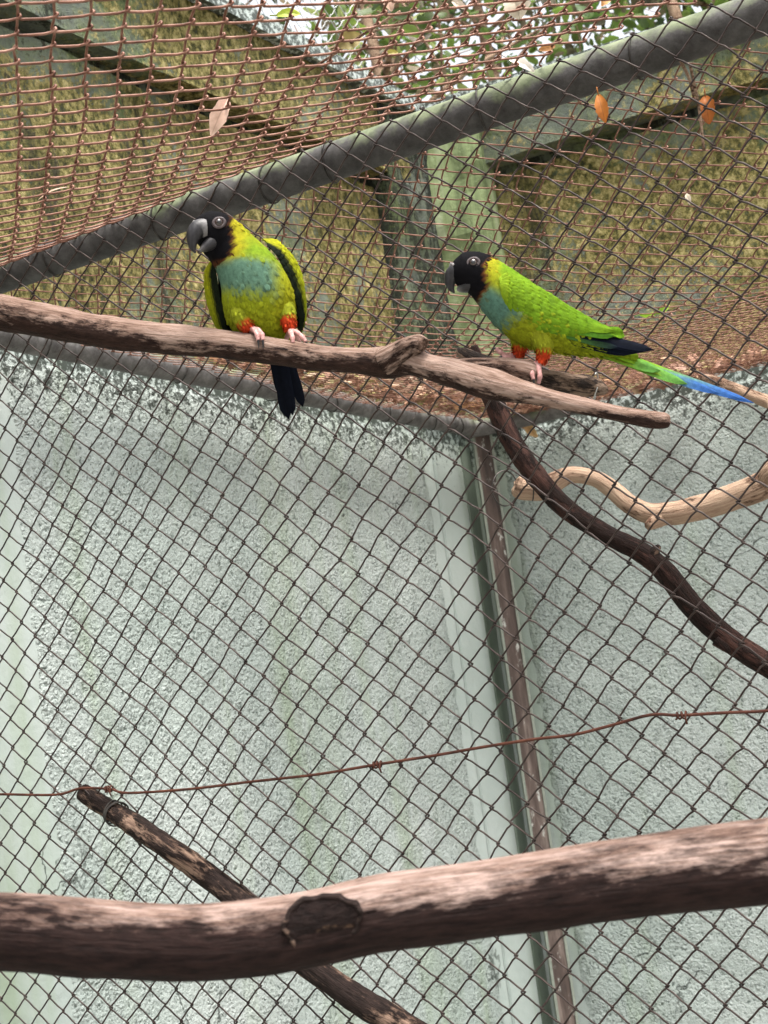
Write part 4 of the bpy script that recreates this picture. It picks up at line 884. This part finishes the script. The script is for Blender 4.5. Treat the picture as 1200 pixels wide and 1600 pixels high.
for i, (x0, y0, x1, y1, w, c1, c2, lab) in enumerate([
    (598, -6, 612, 18, 20, (.50, .32, .24), (.6, .42, .32), 'small pinkish leaf at the upper end of the dry stalk'),
    (706, 2, 728, 14, 12, (.5, .42, .32), (.58, .5, .4), 'small pale leaf scrap on the near roof mesh left of the pale dry leaf'),
    (842, 78, 868, 72, 12, (.45, .20, .06), (.5, .26, .1), 'short orange leaf scrap beside the whitish papery leaf'),
    (600, 86, 622, 82, 11, (.30, .26, .04), (.36, .32, .05), 'small yellow olive leaf right of the olive brown leaf'),
    (955, -4, 940, 10, 16, (.55, .30, .10), (.5, .24, .07), 'orange tan leaf on the near roof mesh right of the pale dry leaf'),
    (60, 312, 108, 292, 3, (.55, .36, .26), (.6, .42, .32), 'thin pink leaf stalk stuck in the near roof mesh'),
    ]): leaf('dead_leaf', (x0, y0), (x1, y1), w, d_near((x0+x1)/2, (y0+y1)/2)-.003, c1, c2, lab, 30+i, petiole=False)
for i, (x, y, tx, ty) in enumerate([(1064, 96, 1084, 150), (1078, 100, 1100, 236)]):
    D0 = d_far(1080, 150)+.02
    v, f = tube(catmull(np.array([at(x, y, D0-.02), at((x+tx)/2+3, (y+ty)/2, D0), at(tx, ty, D0)]), 6), .0016, 6)
    tag(obj('dry_stalk', v, f, M['pale_wood'], vec=v), ['short pale stem beside the orange leaf under the thick pipe', 'long forked pale stem ending below the orange leaf'][i], 'stalk')
# litter heaped where the far roof mesh meets the back walls
def litter():
    r = np.random.default_rng(5); n = 1500; pts = []
    while len(pts) < n:
        if r.uniform() < .62:
            q = CORNER+RD*r.uniform(.1, 1.5)+RN*abs(r.normal()*.16+.03)
        else: q = CORNER-LD*r.uniform(.0, 1.1)+LN*(.13+abs(r.normal()*.10))
        if np.dot(q[:2]-CORNER[:2], LN[:2]) < .05 or np.dot(q[:2]-CORNER[:2], RN[:2]) < .03: continue
        pts.append(q[:2])
    Q = np.array(pts); P = far_map(Q, np.full(n, -.004)); P[:, 2] += r.exponential(.006, n)
    T = unit(np.stack([r.normal(size=n), r.normal(size=n), r.normal(size=n)*.25], 1)); Nn = unit(np.array([0, 0, 1.])+r.normal(size=(n, 3))*.3); Nn = unit(Nn-T*np.sum(Nn*T, 1, keepdims=True))
    pal = np.array([(.42, .24, .16), (.50, .34, .22), (.30, .16, .10), (.22, .11, .07), (.55, .42, .30), (.36, .20, .10), (.30, .28, .10)]); c = pal[r.integers(0, len(pal), n)]*(1+.2*r.normal(size=(n, 1)))
    L = r.uniform(.012, .045, n); V, F, K = feather_batch(P-T*(L/2)[:, None], T, Nn, L, L*r.uniform(.35, .6, n), np.clip(c, .01, .8), .10)
    tag(obj('leaf_litter', V, F, M['dead_leaf'], cols=np.clip(K, .01, .8)), 'brown dead leaf litter piled along the edge of the sagging roof mesh', 'leaf litter', kind='stuff')
litter()

# ------------------------------------------------------------------ plants beyond the wall
def tree(name, base, h, spread, nl, ls, cols, label, seed, lean=(0, 0), low=.35):
    r = np.random.default_rng(seed); base = np.array(base, float); root = empty(name, base); tag(root, label, 'tree')
    top = base+np.array([lean[0], lean[1], h]); parts = []; tips = []
    tr = catmull(np.array([base-UP*.05, base+(top-base)*.35+r.normal(size=3)*.08, base+(top-base)*.7+r.normal(size=3)*.1, top]), 6)
    parts.append(tube(tr, np.linspace(.03*h*.5+.02, .012, len(tr)), 8))
    for k in range(26):
        t = r.uniform(low, 1.); b = tr[int(t*(len(tr)-1))]; a = r.uniform(0, 6.28); d = np.array([math.cos(a), math.sin(a), r.uniform(-.15, .7)])*spread*r.uniform(.5, 1.)*(1.15-.5*t)
        e = b+d; m = b+d*.5+UP*.12*spread+r.normal(size=3)*.06; cv = catmull(np.array([b, m, e]), 6); parts.append(tube(cv, np.linspace(.014, .004, len(cv)), 5)); tips.append(cv[3:])
        for _ in range(3):
            s = cv[r.integers(4, len(cv))]; e2 = s+r.normal(size=3)*spread*.28; c2_ = catmull(np.array([s, (s+e2)/2+r.normal(size=3)*.03, e2]), 4); parts.append(tube(c2_, np.linspace(.005, .002, len(c2_)), 4)); tips.append(c2_)
    v, f = join(parts); obj('trunk', v, f, M['pale_wood'], root, vec=v)
    tp = np.concatenate(tips); P = tp[r.integers(0, len(tp), nl)]+r.normal(size=(nl, 3))*spread*.085
    T = unit(r.normal(size=(nl, 3))+[0, 0, -.35]); Nn = unit(r.normal(size=(nl, 3))+[0, 0, .9]); Nn = unit(Nn-T*np.sum(Nn*T, 1, keepdims=True))
    c = np.array(cols)[r.integers(0, len(cols), nl)]*(1+.25*r.normal(size=(nl, 1))); L = ls*r.uniform(.6, 1.3, nl)
    V, F, K = feather_batch(P, T, Nn, L, L*.5, np.clip(c, .005, .8), .08); obj('crown', V, F, M['leaf'], root, cols=np.clip(K, .004, .8))
G1 = [(.07, .13, .02), (.05, .10, .02), (.11, .18, .03), (.16, .24, .05), (.10, .09, .05)]
G2 = [(.10, .16, .03), (.18, .26, .05), (.07, .11, .03), (.25, .30, .10), (.16, .13, .08)]
tree('leafy_tree', (.15, 4.9, 0), 4.1, .85, 2000, .06, G2, 'loose leafy tree behind the wall corner with sky between its twigs', 41)
tree('leafy_tree', (1.25, 5.4, 0), 4.5, 1.0, 3200, .07, G1, 'dense green tree rising beyond the wall to the right of the corner', 42)
tree('leafy_tree', (-.55, 4.6, 0), 3.6, .6, 1500, .05, G2, 'low shrubby tree leaning over the coping of the stucco wall', 43, lean=(.1, -.25))
tree('leafy_tree', (.75, 7.2, 0), 5.6, 1.3, 3000, .08, G1, 'tall far tree behind the loose leafy tree', 44)
tree('leafy_tree', (-2.2, 6.2, 0), 5.2, 1.3, 3000, .10, G1, 'broad dark tree beyond the long stucco wall', 45)
tree('leafy_tree', (2.9, 5.6, 0), 5.0, 1.2, 3000, .09, G1, 'broad green tree beyond the far end of the wall', 46)
print('objects', len(bpy.data.objects), 'tris', sum(sum(len(p.vertices)-2 for p in m.polygons) for m in bpy.data.meshes))
